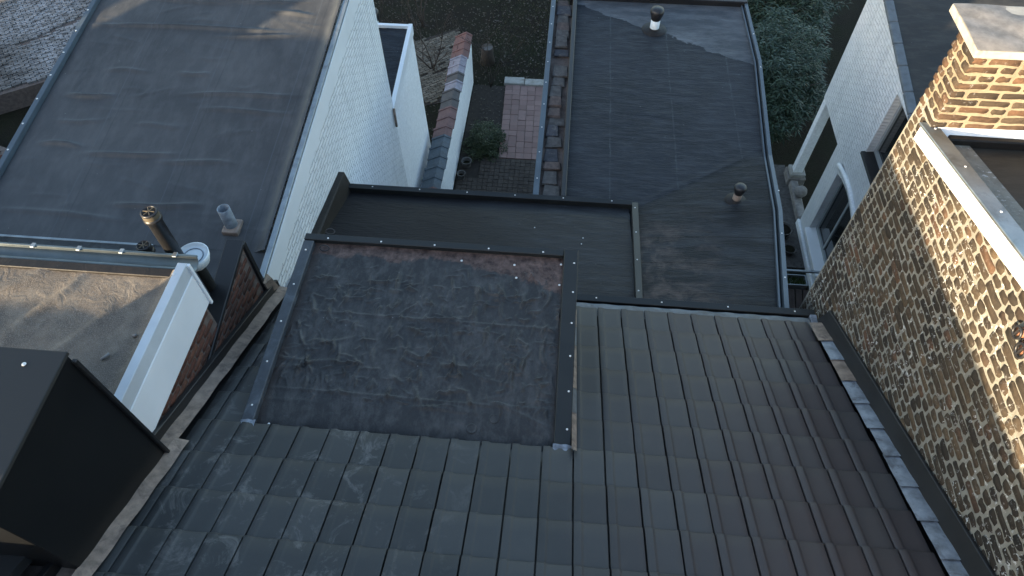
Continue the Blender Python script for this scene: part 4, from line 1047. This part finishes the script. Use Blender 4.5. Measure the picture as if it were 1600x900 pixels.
def bush(name, centre, n, rx, ry, rz, L, wd, m, label, cat, seed, ground_z=-11.5, nb=9):
    r = random.Random(seed)
    o = empty(name, (centre[0], centre[1], ground_z), label, cat)
    tb = MB()
    for i in range(nb):
        a = r.uniform(0, 6.28); k = r.uniform(.3, .85)
        e = (centre[0] + math.cos(a)*rx*k, centre[1] + math.sin(a)*ry*k, centre[2] + rz*r.uniform(.2, .75))
        s = (centre[0] + r.uniform(-.08, .08), centre[1] + r.uniform(-.08, .08), ground_z)
        mm = tuple((s[q] + e[q])/2 + (r.uniform(-.1, .1) if q < 2 else .15) for q in range(3))
        tb.tube([s, mm, e], [.035, .022, .008], 6)
    tb.build('trunk', M['bark'], o, True)
    b = MB()
    leaves(b, centre, n, rx, ry, rz, L, wd, r)
    leaves(b, centre, n // 3, rx*.7, ry*.7, rz*.7, L, wd, r, shell=.2)
    b.build('crown', m, o)
    return o
bush('evergreen_tree', (5.15, 14.6, -10.6), 11000, 1.15, 1.8, 1.25, .19, .020, M['leaf_dark'], 'dense evergreen tree with narrow leaves beside the white wing', 'tree', 3, nb=14)
bush('evergreen_tree', (5.5, 17.6, -10.2), 7000, 1.4, 1.6, 1.3, .19, .020, M['leaf_dark'], 'further evergreen tree at the top edge behind the dense one', 'tree', 4, nb=12)
bush('garden_shrub', (-1.83, 12.75, -11.45), 3600, .45, .60, .42, .07, .018, M['leaf_shrub'], 'low green shrub beside the pink patio', 'shrub', 5)
# bare shrubs with thin twigs
def bare(name, root, tips, label, seed, rad=.016):
    r = random.Random(seed)
    o = empty(name, root, label, 'shrub')
    b = MB()
    def grow(p, d, l, rd, dep):
        pts = [p]; q = Vector(p); dd = Vector(d)
        for i in range(4):
            dd = (dd + Vector((r.uniform(-.25, .25), r.uniform(-.25, .25), r.uniform(-.12, .2)))).normalized()
            q = q + dd*l/4; pts.append(tuple(q))
        b.tube(pts, [rd*(1 - .18*i) for i in range(5)], 5)
        if dep > 0:
            for k in range(3):
                i = r.randint(1, 4)
                grow(pts[i], (dd + Vector((r.uniform(-.9, .9), r.uniform(-.9, .9), r.uniform(-.2, .6)))).normalized(), l*r.uniform(.5, .8), rd*.55, dep - 1)
    for t in tips: grow(root, t, r.uniform(1.2, 1.7), rad, 3)
    b.build('branches', M['bark'], o, True)
bare('bare_shrub', (-1.95, 15.0, -11.5), [(-.1, .1, 1), (.3, -.2, .9), (-.3, .3, .9)], 'leafless twiggy shrub leaning over the garden wall', 8)
bare('bare_shrub', (-3.6, 15.6, -11.5), [(-.1, .4, 1), (.3, .2, .9), (-.4, -.1, .9), (.2, -.5, .8)], 'leafless branching shrub on the neighbour side of the garden wall', 9, .024)
bare('bare_shrub', (-4.2, 17.6, -11.5), [(-.1, .4, 1), (.3, .2, .9), (-.4, -.1, .9)], 'leafless shrub further back in the neighbour garden', 10, .024)
# neighbour's old brick path
np_ = MB(); np_.hexa([(-4.9, 13.6, -11.62), (-3.0, 14.3, -11.62), (-3.15, 17.6, -11.62), (-5.2, 16.3, -11.62)], [(-4.9, 13.6, -11.47), (-3.0, 14.3, -11.47), (-3.15, 17.6, -11.47), (-5.2, 16.3, -11.47)])
path = np_.build('brick_path', M['mortar_dark'], kind='structure')
pb = MB(); rr = random.Random(12)
a0 = R(38)
for i in range(-14, 15):
    for j in range(-26, 27):
        u, v = i*.215 + (.107 if j % 2 else 0), j*.085
        xx = -4.0 + u*math.cos(a0) - v*math.sin(a0); yy = 15.6 + u*math.sin(a0) + v*math.cos(a0)
        if not (14.0 + .4*(xx + 4) < yy < 17.0 + .5*(xx + 4) and -5.0 < xx < -3.12): continue
        if rr.random() < .1: continue
        c, s = math.cos(a0), math.sin(a0); z0 = -11.47; z1 = z0 + .03 + rr.uniform(-.006, .006)
        co = [(-.098, -.035), (.098, -.035), (.098, .035), (-.098, .035)]
        P4 = [(xx + p*c - q*s, yy + p*s + q*c) for p, q in co]
        pb.hexa([(p, q, z0) for p, q in P4], [(p, q, z1) for p, q in P4])
M['brick_path'] = brick_mat('mossy_path_brick', [(.20, .175, .14), (.13, .115, .09), (.24, .21, .17), (.085, .075, .06)], 0.0)
pb.build('path_bricks', M['brick_path'], path, kind='stuff')
# leaf litter
ll = MB(); rr = random.Random(14)
for i in range(5200):
    xx = rr.uniform(-6, 3.0); yy = rr.uniform(12.0, 22)
    if -1.55 < xx < 0 and yy < 15.4: continue
    if -2.7 < xx < -2.35 and yy < 15.2: continue
    t = rr.uniform(0, 6.28); s = rr.uniform(.018, .045); z = -11.475 + rr.uniform(0, .02)
    ll.add([(xx + s*math.cos(t), yy + s*math.sin(t), z), (xx - s*.5*math.sin(t), yy + s*.5*math.cos(t), z + rr.uniform(0, .02)), (xx - s*math.cos(t), yy - s*math.sin(t), z + rr.uniform(0, .02)), (xx + s*.5*math.sin(t), yy - s*.5*math.cos(t), z)], [(0, 1, 2, 3)])
ll.build('leaf_litter', M['leaf_litter'], kind='stuff')['label'] = 'dead leaves scattered over the dark garden soil'
gr = MB()
for i in range(9000):
    xx = rr.uniform(-2.3, 3.2); yy = rr.uniform(15.6, 24); t = rr.uniform(0, 6.28); h = rr.uniform(.03, .09); l = rr.uniform(.01, .06)
    gr.add([(xx - .008*math.cos(t), yy - .008*math.sin(t), -11.5), (xx + .008*math.cos(t), yy + .008*math.sin(t), -11.5), (xx + l*math.sin(t), yy - l*math.cos(t), -11.5 + h)], [(0, 1, 2)])
gr.build('lawn_grass', M['leaf_shrub'], kind='stuff')['label'] = 'thin patchy grass on the shaded garden ground'

# ================================================================== OLD LIMEWASHED YARD at the top left
yd = MB(); yd.hexa([(-14.9, 12.6, -11.6), (-12.6, 14.2, -11.6), (-12.6, 24, -11.6), (-24, 24, -11.6)], [(-14.9, 12.6, -11.0), (-12.6, 14.2, -11.0), (-12.6, 24, -11.0), (-24, 24, -11.0)])
yard2 = yd.build('courtyard', M['mortar_red'], kind='structure')
yb = MB(); a0 = R(40); rr = random.Random(19)
c, s = math.cos(a0), math.sin(a0)
for i in range(-24, 25):
    for j in range(-45, 50):
        u, v = i*.235 + (.117 if j % 2 else 0), j*.092
        xx = -14.6 + u*c - v*s; yy = 15.6 + u*s + v*c
        if xx > -12.7 or xx < -18.5 or yy > 20.5: continue
        if yy < 12.75 + (xx + 14.9)*.70: continue
        d = -(xx + 14.82)*math.sin(R(52.7)) + (yy - 15.08)*math.cos(R(52.7)); al_ = (xx + 14.82)*math.cos(R(52.7)) + (yy - 15.08)*math.sin(R(52.7))
        if abs(d) < .07 and al_ > 0: continue
        z1 = -10.96 + rr.uniform(-.012, .012)
        P4 = [(xx + p*c - q*s, yy + p*s + q*c) for p, q in ((-.106, -.038), (.106, -.038), (.106, .038), (-.106, .038))]
        yb.hexa([(p, q, -11.02) for p, q in P4], [(p, q, z1 + rr.uniform(-.004, .004)) for p, q in P4])
yb.build('yard_bricks', M['brick_lime'], yard2, kind='stuff')
lwall = empty('low_brick_wall', (-13.6, 11.6, -11.5), 'low reddish brick wall below the pale courtyard at the left edge', 'wall')
MB().prism([(-16.0, 12.3, -11.5), (-13.2, 11.3, -11.5), (-12.4, 10.0, -11.5), (-12.7, 9.6, -11.5), (-16.0, 10.9, -11.5)], (0, 0, .35)).build('core', M['mortar_red'], lwall)
wbk = MB()
for i in range(18):
    for j in range(16):
        xx = -15.6 + i*.2 + (.1 if j % 2 else 0); yy = 10.1 + j*.13
        if yy > 12.1 - (xx + 16)*.36 or yy < 11.0 - (xx + 16)*.39: continue
        wbk.box(xx - .09, xx + .09, yy - .055, yy + .055, -11.16, -11.13 + random.uniform(-.006, .006))
wbk.build('brick_top', M['brick_red'], lwall, kind='stuff')
